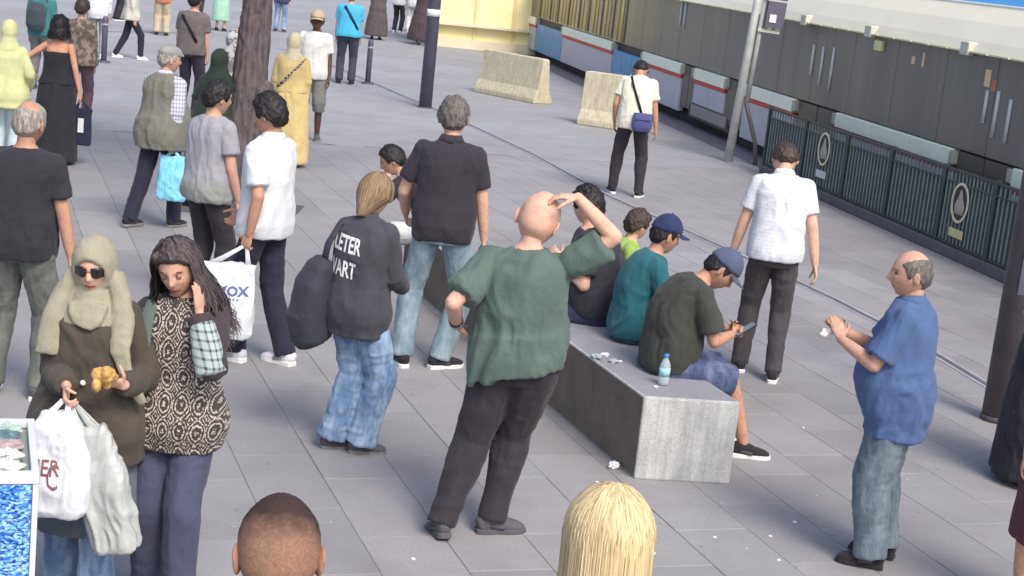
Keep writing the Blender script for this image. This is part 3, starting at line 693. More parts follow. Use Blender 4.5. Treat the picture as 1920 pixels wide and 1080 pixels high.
for (u, v, lb) in ((689, 157, 'slim dark bollard standing beside the man in the cyan shirt'), (194, 117, 'slim dark bollard between white trousered and striding walkers at the back')):
    t = empty('bollard', at(u, v), label=lb, cat='bollard', group='slim dark bollards at the back of the square')
    a = Acc(); a.tube([(0, 0, 0), (0, 0, .80), (0, 0, .86)], [.055, .055, .05], n=14, dome=.5); a.keep('post', DARKM, t)
    a = Acc(); a.tube([(0, 0, 0), (0, 0, .03)], [.13, .12], n=14, dome=.01); a.keep('foot_flange', DARKM, t)
    a = Acc(); a.tube([(0, 0, .70), (0, 0, .74)], [.058]*2, n=14, dome=.01); a.keep('band', plain('pale_ring', (150, 150, 160), .4), t)
t = empty('signpost', at(843, 86), label='slim white post beside the yellow kiosk at the back', cat='post'); a = Acc(); a.tube([(0, 0, 0), (0, 0, 2.6)], [.07, .07], n=10); a.keep('post', plain('cream_paint', (240, 232, 200), .6), t)
a = Acc(); a.tube([(0, 0, 2.2), (0, 0, 2.6)], [.16, .16], n=10); a.keep('head', plain('cream_paint', (240, 232, 200), .6), t)

# ---- tree
BARK = None
def bark():
    m, nt, p = new_mat('bark', (0, 0, 0), .95, spec=.2); v = coords(nt, (1, 1, .22)); n1 = noise(nt, v, 22, 6, .75); n2 = noise(nt, coords(nt), 2.5, 4)
    c = ramp(nt, n1, [(.3, lin(62, 56, 60)), (.55, lin(104, 96, 98)), (.8, lin(134, 122, 122))]); c = mixc(nt, ramp(nt, n2, [(.45, (0, 0, 0)), (.7, (.4, .4, .4))]), c, lin(108, 86, 82))
    nt.links.new(c, p.inputs['Base Color']); bump(nt, p, n1, .9, .03); return m
BARK = bark(); tb = at(447, 392); tree = empty('street_tree', tb, label='street tree with dark rough trunk behind the man in white polo', cat='tree')
a = Acc(); a.tube([(0, 0, -.1), (0, 0, .05), (.0, 0, .35), (.0, 0, .9), (.02, 0, 1.3), (.045, 0, 2.0), (.05, .02, 3.0), (.10, .05, 4.3)], [.29, .22, .180, .168, .165, .145, .13, .11], n=26, dome=.1)
a.cap((.05, -.05, 1.12), (.20, -.10, 1.24), .11, .09); a.ball((.20, -.1, 1.24), (.09, .10, .13)); a.ball((-.1, -.1, .55), (.14, .16, .3)); a.ball((.14, -.02, .1), (.16, .18, .14))
for (x, y, z) in ((-.25, -.05, 0), (.2, -.2, 0), (.05, .25, 0)): a.cap((0, 0, .3), (x, y, z), .12, .06)
trunk = a.finish('trunk', BARK, tree, .02, 3, .022, fscale=(16, 16, 3)); LIMB = []
for i in range(6):
    an = i*1.05; a = Acc(); b0 = V(.09, .04, 3.6+.12*i); b1 = b0+V(math.cos(an)*.9, math.sin(an)*.9, .9); b2 = b1+V(math.cos(an+.4)*.9, math.sin(an+.4)*.9, .8)
    a.tube([b0, b1, b2], [.08, .055, .02], n=10); a.keep('limb', BARK, tree); LIMB += [b1, b2, (b1+b2)/2]
LEAF = plain('leaf', (78, 100, 52), .6, 0, .35, 3, 0); lv = []; lf = []
for i in range(5200):
    c = V(LIMB[rnd.randrange(len(LIMB))])+V(rnd.gauss(0, .55), rnd.gauss(0, .55), rnd.gauss(.3, .4)); d = unit(V(rnd.gauss(0, 1), rnd.gauss(0, 1), rnd.gauss(0, .6))); e = unit(np.cross(d, V(rnd.gauss(0, 1), rnd.gauss(0, 1), 1))); L = rnd.uniform(.05, .09); n0 = len(lv)
    lv += [c-d*L, c+e*L*.5, c+d*L, c-e*L*.5]; lf.append((n0, n0+1, n0+2, n0+3))
nm(mesh_obj('crown', lv, lf, LEAF, tree), kind='stuff')
tp = nm(prism('tree_pit', [(tb.x+x, tb.y+y) for x, y in ((-.6, -.5), (.6, -.5), (.6, .6), (-.6, .6))], -.01, .006, [plain('pit_soil', (92, 88, 88), 1, 0, .4, 30, .6)], bev=0), kind='structure')

# ---- tram
T0 = V(3.35, 28.6); TD = V(-.196, .98); tang = math.atan2(TD[1], TD[0])
tram = empty('tram', (*T0, 0), tang, label='long tram with dark window band, red striped white panels and cream roof behind the fence', cat='tram')
def tb_(name, mat, s0, s1, z0, z1, y0, y1, bev=.01, parent=None):
    v = []; bm = bmesh.new(); a, b = min(s0, s1), max(s0, s1)
    vs = [bm.verts.new((x, y, z)) for x in (a, b) for y in (y0, y1) for z in (z0, z1)]
    for q in [(0, 1, 3, 2), (4, 6, 7, 5), (0, 4, 5, 1), (2, 3, 7, 6), (0, 2, 6, 4), (1, 5, 7, 3)]: bm.faces.new([vs[i] for i in q])
    if bev: bmesh.ops.bevel(bm, geom=bm.edges[:], offset=min(bev, (b-a)*.3, (z1-z0)*.3, abs(y1-y0)*.3), segments=1, affect='EDGES')
    bmesh.ops.recalc_face_normals(bm, faces=bm.faces[:]); me = bpy.data.meshes.new(name); bm.to_mesh(me); bm.free(); me.materials.append(mat)
    o = bpy.data.objects.new(name, me); col.objects.link(o); o.parent = parent or tram; return o
def glass_mat():
    m, nt, p = new_mat('tram_glass', (0, 0, 0), .28, spec=.5)
    n = noise(nt, coords(nt, (1, .1, .05)), 1.6, 6, .75); n2 = noise(nt, coords(nt, (1, 1, .4)), .5, 3)  # vertical streaks of reflection are painted into the glass colour
    c = ramp(nt, n, [(.3, lin(88, 84, 80)), (.5, lin(104, 100, 94)), (.62, lin(120, 115, 106)), (.8, lin(150, 146, 134))])
    c = mixc(nt, .4, c, ramp(nt, n2, [(.3, lin(88, 90, 98)), (.7, lin(112, 112, 106))])); nt.links.new(c, p.inputs['Base Color']); return m
GLS = glass_mat(); SKR = plain('tram_skirt', (186, 184, 194), .5, 0, .06, 3); CAPM = plain('tram_white', (240, 244, 226), .5, 0, .05, 4); REDM = plain('tram_red', (205, 62, 52), .5)
BLUM = plain('tram_blue', (84, 148, 196), .45, 0, .15, 3); DRK = plain('tram_dark', (62, 60, 60), .6); CRM = plain('tram_cream', (232, 226, 206), .6, 0, .05, 1.2); SKYB = plain('tram_roof_blue', (86, 160, 222), .5, 0, .08, 2)
tb_('body', DRK, -20, 28, .34, 2.295, -2.5, -.10); tb_('roof', plain('roof_grey', (150, 152, 150), .7), -19.9, 27.9, 2.30, 2.80, -2.4, -.62); tb_('underframe', plain('tram_under', (66, 62, 64), .9), -20, 27.8, .02, .34, -2.3, -.22)
CAPS = [(27.6, 17.6), (13.95, 8.45), (5.7, 2.75), (1.85, -.05), (-1.12, -3.55), (-5.35, -9.15), (-10.75, -15.5), (-17, -20)]
for (s0, s1) in CAPS:
    n = max(1, round((s0-s1)/1.25)); w = (s0-s1)/n
    for k in range(n): tb_('cap_panel', CAPM, s1+k*w+.006, s1+(k+1)*w-.004, .90, 1.11, -.12, .03)
    tb_('red_stripe', REDM, s0-.02, s1+.02, .83, .898, -.12, .012)
    zb = .46 if s0 == 1.85 else .20
    for k in range(n): tb_('skirt_panel', SKR, s1+k*w+.006, s1+(k+1)*w-.006, zb, .828, -.12, 0)
    for q in (s0+.05, s1-.05): tb_('end_bracket', plain('bracket_grey', (172, 172, 160), .6), q-.06, q+.06, .93, 1.09, -.12, .04)
tb_('bogie_cover', plain('bogie_grey', (150, 144, 142), .6), 1.95, -.25, .20, .44, -.12, -.01, .06); tb_('bogie_frame', DRK, 2.15, -.45, .13, .455, -.2, -.03, .05)
for s0 in (.95,): pass
for (s0, s1) in ((17.5, 14.05), (8.4, 5.8)):
    for k in range(3): w = (s0-s1)/3; tb_('blue_panel', BLUM, s1+k*w+.01, s1+(k+1)*w-.01, .20, .95, -.12, -.01)
s = -20
DOORS = [(2.72, 1.88), (-.08, -1.08), (-3.7, -5.25), (-9.25, -10.65), (-15.6, -16.9)]
for (d0, d1) in DOORS:
    m_ = (d0+d1)/2
    for (x0, x1) in ((d0, m_+.015), (m_-.015, d1)): tb_('door', plain('door_dark', (92, 86, 80), .4), x0, x1, .30, 1.10, -.12, -.03)
x = 27.6
while x > -20:
    w = rnd.choice((1.35, 1.5, 1.7)); tb_('window_pane', GLS, x, x-w+.012, 1.125, 2.285, -.12, -.02, .004); x -= w
def roofstrip(name, mat, prof, th=.03):
    v = []; f = []; n = len(prof); sl = [-20+48*k/16 for k in range(17)]
    for x in sl:
        for (y, z) in prof: v.append((x, y, z))
        for (y, z) in reversed(prof): v.append((x, y-th, z-th*.3))
    m = 2*n
    for i in range(len(sl)-1):
        for k in range(m): a, b = i*m+k, i*m+(k+1) % m; f.append((a, b, b+m, a+m))
    f.append(tuple(range(m))); f.append(tuple(reversed(range((len(sl)-1)*m, len(sl)*m)))); return mesh_obj(name, v, f, mat, tram)
roofstrip('cantrail', CRM, [(.02, 2.30), (-.06, 2.42), (-.24, 2.64), (-.46, 2.85)]); tb_('roof_edge', plain('roof_white', (236, 240, 234), .5), -20, 28, 2.835, 2.87, -.52, -.445); roofstrip('roof_fairing', SKYB, [(-.50, 2.872), (-.60, 3.0), (-.9, 3.12), (-1.4, 3.15)])
x = 27.5; 
while x > -19.8: tb_('gutter_trim', plain('trim_yellow', (214, 210, 170), .6), x, x-.5, 2.275, 2.298, -.1, .05, .004); x -= .54
for q in (-3.5, -6.05, -9.05, -12.2): tb_('marker_lamp', plain('lamp_box', (196, 196, 184), .5), q, q-.22, 2.24, 2.40, -.1, .07)
tb_('marker_lamp', plain('lamp_box_y', (216, 214, 160), .5), -6.35, -6.6, 2.08, 2.22, -.1, .03)
WB = plain('pale_reflection', (196, 200, 202), .4)  # added pale strips imitate light tubes reflected in the glass
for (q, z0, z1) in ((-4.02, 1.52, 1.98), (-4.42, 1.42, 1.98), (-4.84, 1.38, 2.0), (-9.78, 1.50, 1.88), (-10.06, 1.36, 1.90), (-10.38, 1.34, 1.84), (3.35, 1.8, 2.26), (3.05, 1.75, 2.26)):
    a = Acc(); a.tube([(q, -.012, z0), (q, -.012, z1)], [(.032, .012)]*2, side=(1, 0, 0), n=8, e=4); a.keep('window_reflection', WB, tram)
YL = plain('yellow_reflection', (212, 186, 104), .4); BRW = plain('brown_reflection', (128, 104, 84), .6)  # added yellow and brown strips imitate coloured reflections on the panes
for k in range(26):
    q = 7.6+k*.40+rnd.uniform(-.1, .1); a = Acc(); w = rnd.uniform(.03, .09); a.tube([(q, -.014, 1.16), (q, -.014, 2.27)], [(w, .012)]*2, side=(1, 0, 0), n=6, e=4); a.keep('window_reflection', YL if k % 3 else BRW, tram)
for (q, z, w, h, c) in ((-1.9, 2.1, .09, .07, (214, 214, 170)), (-2.3, 2.13, .12, .08, (206, 204, 150)), (-9.72, 2.02, .07, .10, (220, 190, 150)), (-9.9, 1.95, .05, .07, (176, 110, 90)), (-7.6, 2.05, .05, .05, (190, 190, 198)), (-7.9, 2.08, .03, .09, (190, 190, 198))):
    tb_('window_sticker', plain('sticker%d' % c[1], c, .5), q-w, q+w, z-h, z+h, -.05, -.012, .003)
# track
bedc = plain('track_bed', (112, 108, 118), .95, 0, .2, 5); a0 = T0+TD*34; a1 = T0-TD*24; nrm = V(-TD[1], TD[0])
nm(mesh_obj('track_bed', [(*(a0+nrm*.55), .006), (*(a1+nrm*.35), .006), (*(a1-nrm*4), .006), (*(a0-nrm*4), .006)], [(0, 1, 2, 3)], bedc), kind='structure')
for off in (-.5, -1.95):
    o = prism('rail', [(*(a0+nrm*off),), (*(a1+nrm*off),), (*(a1+nrm*(off-.06)),), (*(a0+nrm*(off-.06)),)], .008, .03, [plain('rail_steel', (120, 112, 108), .4, .6)], bev=0); nm(o, kind='structure')

# ---- fence
F0 = V(4.55, 20.09); FD = V(-.213, .977); FD = FD/np.linalg.norm(FD); fang = math.atan2(FD[1], FD[0])
fence = empty('metal_fence', (*F0, 0), fang, label='low dark green railing with oval emblems along the tram line', cat='fence')
FG = plain('fence_green', (60, 68, 68), .5, .1, .15, 6); FB = plain('fence_bar', (120, 132, 132), .45, .1, .15, 8); FP = plain('fence_sheet', (72, 78, 80), .7, 0, .1, 5); PL = plain('plinth', (98, 94, 98), .9, 0, .15, 9)
POSTS = [4.44, 2.92, 1.4, 0.0, -1.47, -2.70, -4.1, -5.5, -6.9]
for q in POSTS: tb_('post', FG, q-.03, q+.03, 0, 1.02, -.03, .03, .006, fence)
for a_, b_ in zip(POSTS, POSTS[1:]):
    tb_('top_rail', FG, a_-.03, b_+.03, .965, .995, -.018, .018, .004, fence); tb_('middle_rail', FG, a_-.03, b_+.03, .835, .86, -.018, .018, .004, fence); tb_('bottom_rail', FG, a_-.03, b_+.03, .135, .165, -.018, .018, .004, fence)
    tb_('infill_sheet', FP, a_-.03, b_+.03, .166, .834, -.008, -.002, 0, fence); tb_('plinth', PL, a_, b_, 0, .125, -.09, .07, .01, fence)
    n = 14; 
    for k in range(1, n): q = a_+(b_-a_)*k/n; tb_('bar', FB, q-.011, q+.011, .166, .964, .0 if False else -.001, .017, .003, fence)
EM = plain('emblem_pale', (206, 202, 176), .5); EMI = plain('emblem_inner', (164, 158, 148), .6); EMD = plain('emblem_dark', (52, 54, 56), .6)
def oval(name, cx, cz, rx, rz, y0, y1, mat, ring=None, par=None):
    v = []; f = []; n = 28
    for j in range(n):
        th = 2*math.pi*j/n
        rr = [(rx, rz)]+([(rx-ring, rz-ring)] if ring else [(.001, .001)])
        for (a_, b_) in rr:
            for y in (y0, y1): v.append((cx+a_*math.cos(th), y, cz+b_*math.sin(th)))
    for j in range(n): a_, b_ = j*4, ((j+1) % n)*4; f += [(a_, b_, b_+1, a_+1), (a_+1, b_+1, b_+3, a_+3), (a_+3, b_+3, b_+2, a_+2), (a_+2, b_+2, b_, a_)]
    return mesh_obj(name, v, f, mat, par)
for (cx, cz, pc) in ((2.15, .68, (205, 202, 204)), (-1.96, .64, (200, 196, 140))):
    e = oval('emblem', cx, cz, .20, .225, .019, .024, EMD, None, fence); oval('emblem_ring', cx, cz, .205, .232, .025, .034, EM, .032, e)
    a = Acc(); a.tube([(cx, .028, cz-.13), (cx, .028, cz-.05), (cx, .028, cz+.0), (cx, .028, cz+.06), (cx, .028, cz+.15)], [(.11, .006), (.12, .006), (.10, .006), (.055, .006), (.012, .006)], side=(1, 0, 0), n=10, e=3); a.keep('emblem_figure', EMI, e)
    tb_('plaque', plain('plaque%d' % pc[2], pc, .5), cx-.17, cx+.17, cz-.40, cz-.30, .018, .028, .003, fence)

# ---- yellow kiosk far back
KY = plain('kiosk_yellow', (238, 228, 172), .6, 0, .08, 1.5); KW = plain('kiosk_base', (214, 204, 176), .7, 0, .1, 3)
kp = at(925, 96); kiosk = empty('kiosk', kp, .12, label='pale yellow kiosk with ledge at the back left of the tram', cat='kiosk')
for (nme, m_, c, h) in (('wall', KY, (-.1, .9, 1.5), (1.9, .9, 1.25)), ('base', KW, (-.1, .85, .13), (2.0, 1.0, .13)), ('ledge', KW, (-.1, -.12, .66), (1.9, .14, .03)), ('roof', KW, (-.1, .9, 2.85), (2.1, 1.2, .1))):
    a = Acc(); a.box(c, h); a.keep(nme, m_, kiosk, False)
for x in (-1.9, -.6, .5, 1.7): a = Acc(); a.box((x, -.02, 1.45), (.04, .03, 1.2)); a.keep('corner_post', plain('kiosk_post', (226, 200, 150), .6), kiosk, False)

# ================================================================== PEOPLE
def hof(foot, head):
    """standing height from the foot and head-top pixels"""
    g = at(*foot); lo, hi = .8, 2.6
    for _ in range(30):
        m = (lo+hi)/2; q = at(head[0], head[1], m)
        if q.y > g.y: lo = m
        else: hi = m
    return m
def pp(u, v): p = at(u, v); return (p.x, p.y)
BLKT = cloth('black_jersey', (46, 47, 54)); BLK2 = cloth('black_polo', (52, 48, 57)); BLKTR = cloth('black_trouser', (52, 48, 55)); CHT = cloth('charcoal_trouser', (68, 64, 68)); NAVY = cloth('navy_trouser', (42, 42, 58))
DEN = cloth('light_denim', (96, 122, 156), pattern='denim', c2=(160, 182, 206)); DEN2 = cloth('pale_denim', (106, 128, 140), pattern='denim', c2=(150, 168, 176)); DEN3 = cloth('grey_green_denim', (86, 100, 112), pattern='denim', c2=(122, 136, 144)); DEND = cloth('dark_denim', (50, 58, 84), pattern='denim', c2=(92, 104, 136))
WHT = cloth('white_cotton', (206, 210, 216), var=.05); OFFW = cloth('cream_cotton', (214, 212, 196), var=.06); GRYT = cloth('grey_jersey', (148, 148, 156), var=.06, pattern='lower', c2=(144, 146, 142))
HBLK = hairm('black_hair', (34, 30, 32)); HDBR = hairm('dark_brown_hair', (52, 44, 42), (70, 58, 52)); HGRY = hairm('grey_hair', (118, 112, 108), (160, 152, 146)); HSALT = hairm('salt_hair', (72, 68, 66), (110, 104, 100))
HBLD = hairm('blonde_hair', (188, 166, 122), (208, 190, 148)); HBRB = hairm('ash_blond_hair', (100, 84, 68), (146, 124, 98))
SOLW = plain('white_sole', (222, 222, 222), .6); SOLG = plain('grey_sole', (120, 120, 122), .7); SHB = cloth('black_shoe', (44, 42, 46)); SHG = cloth('grey_shoe', (84, 84, 90)); SHW = cloth('white_shoe', (214, 214, 220), var=.15)
LBELT = plain('leather_belt', (58, 48, 42), .5)
S_ = dict(pale=(206, 166, 146), med=(192, 152, 132), tan=(182, 140, 118), dark=(92, 66, 56), olive=(176, 140, 110))

def buzz_hair(s):
    nu, nv = (110, 84); D, F = head_grid(nu, nv); P0 = head_shape(D, 0, 0.); zl = hairline(D)
    m = sstep(zl-.004, zl+.010, P0[:, 2]); off = m*(.0030+.0022*(vnoise(P0*300)-.5))-(1-m)*.007; P = head_shape(D, off, 0.)
    m_, nt, p = new_mat('cropped_hair', (0, 0, 0), .75, spec=.2); v = coords(nt)
    sx = node(nt, 'ShaderNodeSeparateXYZ'); nt.links.new(v, sx.inputs[0]); n = noise(nt, v, 130, 5, .85); n2 = noise(nt, v, 22, 5)
    g = mth(nt, 'ADD', mth(nt, 'ADD', mth(nt, 'MULTIPLY', mth(nt, 'SUBTRACT', sx.outputs[2], 1.63), 9.), mth(nt, 'MULTIPLY', sx.outputs[1], 6.)), mth(nt, 'MULTIPLY', mth(nt, 'SUBTRACT', n2, .5), .8))
    base = mixc(nt, ramp(nt, g, [(.0, (0, 0, 0)), (.75, (1, 1, 1))]), lin(158, 124, 106), lin(70, 56, 54)); base = mixc(nt, .5, base, ramp(nt, n, [(.35, (.22, .2, .2)), (.65, (.72, .70, .68))]), 'OVERLAY')
    nt.links.new(base, p.inputs['Base Color']); bump(nt, p, n, .8, .006)
    mesh_obj('hair', [s.H(p) for p in P], F, m_, s.root, True)
# 1 man in black t-shirt, far left
person('bareheaded grey haired man in black t-shirt and grey-green jeans, far left, back turned', pp(28, 742), 4, hof((28, 742), (62, 190)), skn=S_['tan'], hair=dict(mat=HGRY, thick=.006, bald=(-.02, .05), rough=.004), bw=1.05, belly=.03, head=(4, 6, 0), lean=1,
    feet=((-.15, 0, 0, -12), (.15, 0, 0, 12)), hands=(None, (.30, .03, .82)), poles=(None, (.5, -1, 0)),
    wear=[shirt(BLKT, .66, .84, .026, .012, collar=None, fold=.007), trousers(cloth('olive_grey_jeans', (88, 92, 88), pattern='denim', c2=(112, 116, 112)), 1.0, hem=.034, thigh=.026, knee=.026), shoes(SHG, SOLW)])
# 8 man in black polo
person('broad grey haired man in black polo and pale jeans standing before the bench, back turned', pp(802, 690), -2, hof((802, 690), (838, 178)), skn=S_['pale'], hair=dict(mat=HSALT, thick=.012, rough=.008), bw=1.03, belly=.05, side=R(3), head=(6, 2, 0),
    feet=((-.17, 0, 0, -20), (.07, .02, 0, 55)), pelvis=(.01, 0, .925), hands=((-.24, .24, .95), (.28, .06, .84)), poles=((-.5, -1, 0), (.5, -1, 0)), hnorm=((1, 0, .3), None),
    wear=[shirt(BLK2, .70, .84, .024, .006, collar=BLK2, fold=.006), trousers(DEN2, 1.0, hem=.03), shoes(SHB, SOLW)])
# 10 big bald man in green t-shirt
person('big bald man in dark green t-shirt and black trousers with one hand on his head', pp(880, 1000), 4, 1.80, skn=S_['pale'], hair=None, bw=1.08, belly=.08, hs=1.12, pelvis=(.14, 0, .905), side=R(2), twist=-4, lean=2, lean2=4, head=(10, 10, 12), neckf=.0,
    feet=((-.13, -.10, .0, -24, -14), (.10, .05, 0, 64)), knees=((.1, 1, 0), (-.1, 1, 0)),
    hands=((-.17, .05, 1.03), (.345, .02, 1.725)), poles=((-.4, -1, -.1), (1, -.1, -.5)), hdir=((.6, .35, -.6), (-.95, .0, -.05)), hnorm=((.8, .5, .2), (-.1, .1, -1)), curl=(.6, .5),
    wear=[shirt(cloth('green_tee', (84, 102, 96)), .80, .86, .032, .026, fold=.011, sl=.028, e=2.3, hemtilt=.36), trousers(BLKTR, .98, hem=.030, thigh=.040, knee=.034, seat=.018, belt=LBELT), shoes(SHG, SHG), wrist(plain('silver_bracelet', (190, 190, 190), .3, .8), 0, .03, .033, .008, 'bracelet'), wrist(plain('dark_band', (60, 56, 60), .5), 0, .055, .034, .008, 'bracelet')])
# 7 young person in dark jacket with backpack
ptj = person('young blond haired person in charcoal jacket lettered across the back and loose blue jeans', pp(648, 845), 24, hof((648, 845), (690, 325))*1.0, skn=S_['pale'], sex='f', bw=1.02, hair=dict(mat=HBRB, thick=.020, rough=.006), head=(14, 6, 0), lean=2, lean2=5,
    feet=((-.09, -.02, 0, 40), (.09, .02, 0, 48)), hands=((-.10, .32, 1.02), (.12, .33, 1.02)), poles=((-.3, -1, -.5), (.3, -1, -.6)), curl=(.8, .8),
    wear=[shirt(cloth('charcoal_jacket', (66, 66, 74), .8), 1.95, .76, .036, .016, collar=cloth('charcoal_jacket', (66, 66, 74)), fold=.009, name='jacket', sl=.022), trousers(DEN, .98, hem=.055, thigh=.028, knee=.040, fold=.009, fs=(7, 7, 10)), shoes(SHG, SOLG)])
strands(ptj, HBRB, 420, .12, (70, 290), .003, .003, .020, seed=4, gather=(0, -.118, -.12))
# 6 man in white polo with plastic bag
pwp = person('dark haired man in white polo and navy trousers carrying a white plastic bag', pp(478, 678), -62, hof((488, 678), (500, 174)), skn=S_['tan'], hair=dict(mat=HBLK, thick=.016, rough=.008, top=.006), bw=.96, head=(10, -2, 0), side=R(-1), lean=-1,
    feet=((-.09, .10, 0, -4), (.10, -.16, 0, 4)), hands=((-.22, -.05, .88), (.12, .30, .92)), poles=((-.5, -1, 0), (.3, -1, 0)), hdir=((.0, .3, -.95), None), curl=(1.1, .9),
    wear=[shirt(WHT, .78, .84, .030, .010, collar=WHT, fold=.008), trousers(NAVY, 1.0, hem=.028), shoes(SHW, SOLW, .006)])
# 4 elderly man in vest
pvs = person('elderly man in grey cap and grey-green vest over checked shirt carrying a light blue bag', (-3.42, 15.0), 28, 1.72, skn=S_['med'], hair=dict(mat=HGRY, thick=.008), bw=1.06, belly=.05, head=(4, 26, 0), lean=2,
    feet=((-.14, -.22, 0, 0), (.08, .16, 0, 0)), hands=((-.24, .2, .88), (.20, -.04, .85)), curl=(.5, 1.2),
    wear=[shirt(cloth('checked_shirt', (196, 198, 210), pattern='check', c2=(116, 118, 140), var=.05), 1.95, .88, .012, .01, collar=cloth('checked_shirt', (196, 198, 210)), sl=.022), shirt(cloth('vest_grey', (112, 112, 104)), 0, .78, .036, .06, name='vest', fold=.010), trousers(NAVY, 1.0), shoes(SHB, SOLG), flat_cap(cloth('cap_grey', (138, 140, 136)))])
# 5 man in grey t-shirt
person('dark haired man in light grey t-shirt between the vested man and the tree', (-2.36, 12.0), 38, 1.74, skn=S_['med'], hair=dict(mat=HBLK, thick=.016, rough=.008), bw=1.04, belly=.02, head=(6, 8, 0), lean=1,
    feet=((-.12, 0, 0, -5), (.12, .06, 0, 5)), hands=(None, (.24, .10, .87)), poles=(None, (.5, -1, 0)), curl=(.5, .9),
    wear=[shirt(GRYT, .62, .84, .026, .024, fold=.008), trousers(BLKTR, 1.0), shoes(SHB, SOLG)])
# 2 woman in hijab with sunglasses
TUN = cloth('olive_tunic', (74, 68, 62)); HJ = cloth('beige_scarf', (152, 148, 130), var=.14); COAT = cloth('grey_coat', (96, 104, 112))
ph2 = person('woman in beige headscarf and sunglasses, dark olive top, holding white carrier bags and a snack', (-1.69, 6.42), 180, 1.62, skn=S_['pale'], sex='f', bw=1.10, head=(10, 0, 0), lean=1, eyes=False,
    feet=((-.10, .12, 0, 0), (.10, -.05, 0, 0)), hands=((-.20, .24, 1.14), (.035, .27, 1.12)), poles=((-.35, -.6, -1), (.35, -.6, -1)), hdir=((.5, .6, .35), (-.15, .6, -.6)), hnorm=((.6, 0, .8), (-1, 0, 0)), curl=(.9, 1.2),
    wear=[shirt(TUN, 1.9, .73, .034, .062, fold=.008, name='tunic', sl=.026), skirt(COAT, .92, .40, .0, (.235, .20), name='coat_skirt', fold=.010), trousers(DEN, .98, hem=.04), shoes(SHW, SOLW),
          hijab(HJ, .06, wide=.92, chest=.0, tail=[[(.0, .11, 1.46, .09, .02), (.0, .140, 1.40, .075, .014), (.01, .150, 1.36, .045, .010)], [(-.085, .02, 1.58, .035, .05), (-.125, .04, 1.48, .045, .05), (-.15, .09, 1.38, .05, .035), (-.155, .135, 1.27, .045, .016), (-.20, .150, 1.14, .032, .012), (-.27, .14, 1.04, .022, .010)], [(.085, .02, 1.58, .035, .05), (.125, .04, 1.48, .045, .05), (.155, .09, 1.38, .05, .035), (.165, .125, 1.27, .050, .016), (.168, .130, 1.22, .05, .012)]])])
a = Acc(); 
for sg in (-1, 1): a.tube([ph2.H((sg*.005, .090, .003)), ph2.H((sg*.03, .088, .002)), ph2.H((sg*.056, .074, .004))], [(.021, .004), (.0245, .0045), (.020, .004)], side=ph2.HR@V(0, 0, 1), n=14, e=2.8, dome=.2)
sg_ = a.keep('sunglasses', plain('dark_lens', (26, 20, 24), .12, spec=.8), ph2.root); a = Acc()
for sg in (-1, 1): a.tube([ph2.H((sg*.056, .074, .012)), ph2.H((sg*.072, .04, .012)), ph2.H((sg*.078, .0, .008))], [.003]*3, n=6)
a.tube([ph2.H((-.012, .097, .010)), ph2.H((.012, .097, .010))], [.003]*2, n=6); a.keep('frame', plain('frame_gold', (120, 96, 70), .3, .6), sg_)
a = Acc(); a.ball(ph2.T(V(-.01, .182, 1.12)), (.013, .006, .013), 12); a.keep('brooch', plain('pearl', (235, 232, 228), .3), ph2.root)
# 3 woman in patterned knit
KN = cloth('patterned_knit', (64, 58, 58), .95, .05, 'knit', (178, 170, 160)); CHK = cloth('check_sleeve', (168, 180, 180), pattern='check', c2=(62, 70, 78)); DKS = cloth('dark_sleeve', (64, 56, 60))
HCUR = hairm('curly_dark_hair', (44, 38, 42), (84, 74, 76))
pk = person('long haired woman in black and white knit top resting her cheek on her hand', (-1.36, 6.56), 180, 1.62, skn=S_['med'], sex='f', bw=1.08, head=(18, 6, 9), lean=1, hair=dict(mat=HCUR, thick=.024, rough=.012), side=R(3),
    feet=((-.08, .12, 0, 0), (.10, -.05, 0, 0)), pelvis=(0, 0, .93), hands=((-.105, .155, 1.44), (.28, .12, .90)), poles=((-.35, .4, -1), (.6, -1, 0)), hdir=((.14, -.22, 1), None), hnorm=((.9, -.5, 0), None), curl=(.22, .5), eyes=False,
    wear=[shirt(KN, 0, .78, .040, .026, fold=.006, name='knit_top'), shirt(DKS, 1.95, .95, .022, .0, name='undershirt', sl=.024), trousers(cloth('slate_trouser', (70, 74, 96)), 1.0, hem=.036, thigh=.024, knee=.03, name='trousers'), shoes(SHW, SOLW), strap(cloth('green_strap', (88, 100, 98)), [(.10, -.16, 1.40), (.12, .02, 1.475), (.125, .135, 1.40), (.135, .165, 1.25), (.13, .165, 1.10)], .03, 'backpack_strap')])
a = Acc(); a.tube([pk.el[0]+(pk.el[0]-pk.wr[0])*.08, pk.el[0]+(pk.wr[0]-pk.el[0])*.35, pk.el[0]+(pk.wr[0]-pk.el[0])*.8], [.068, .066, .054], n=16); a.finish('check_sleeve', CHK, pk.root, .008, 2, .006)
strands(pk, HCUR, 700, .34, (60, 300), .0036, .016, .026, seed=9, flare=1.5)
for sg in (-1, 1):
    a = Acc(); a.tube([pk.H((sg*.013, .083, .0225)), pk.H((sg*.031, .082, .0265)), pk.H((sg*.046, .070, .0215))], [(.002, .003), (.0028, .004), (.0016, .002)], side=(0, 0, 1), n=6); a.keep('eyebrow', plain('brow_hair', (52, 40, 34), .8), pk.root)
    a = Acc(); a.ball(pk.H((sg*.030, .0705, .004)), (.012, .012, .010), 12); a.keep('eyelid', skin('lid_skin', (168, 122, 102)), pk.root)
    a = Acc(); a.tube([pk.H((sg*.018, .0815, -.001)), pk.H((sg*.030, .0845, -.004)), pk.H((sg*.042, .0775, -.001))], [(.0014, .0022)]*3, side=(0, 0, 1), n=6); a.keep('eyelash', plain('brow_hair', (52, 40, 34), .8), pk.root)
wrist(plain('dark_band', (60, 56, 60), .5), 0, .02, .036, .012)(pk)
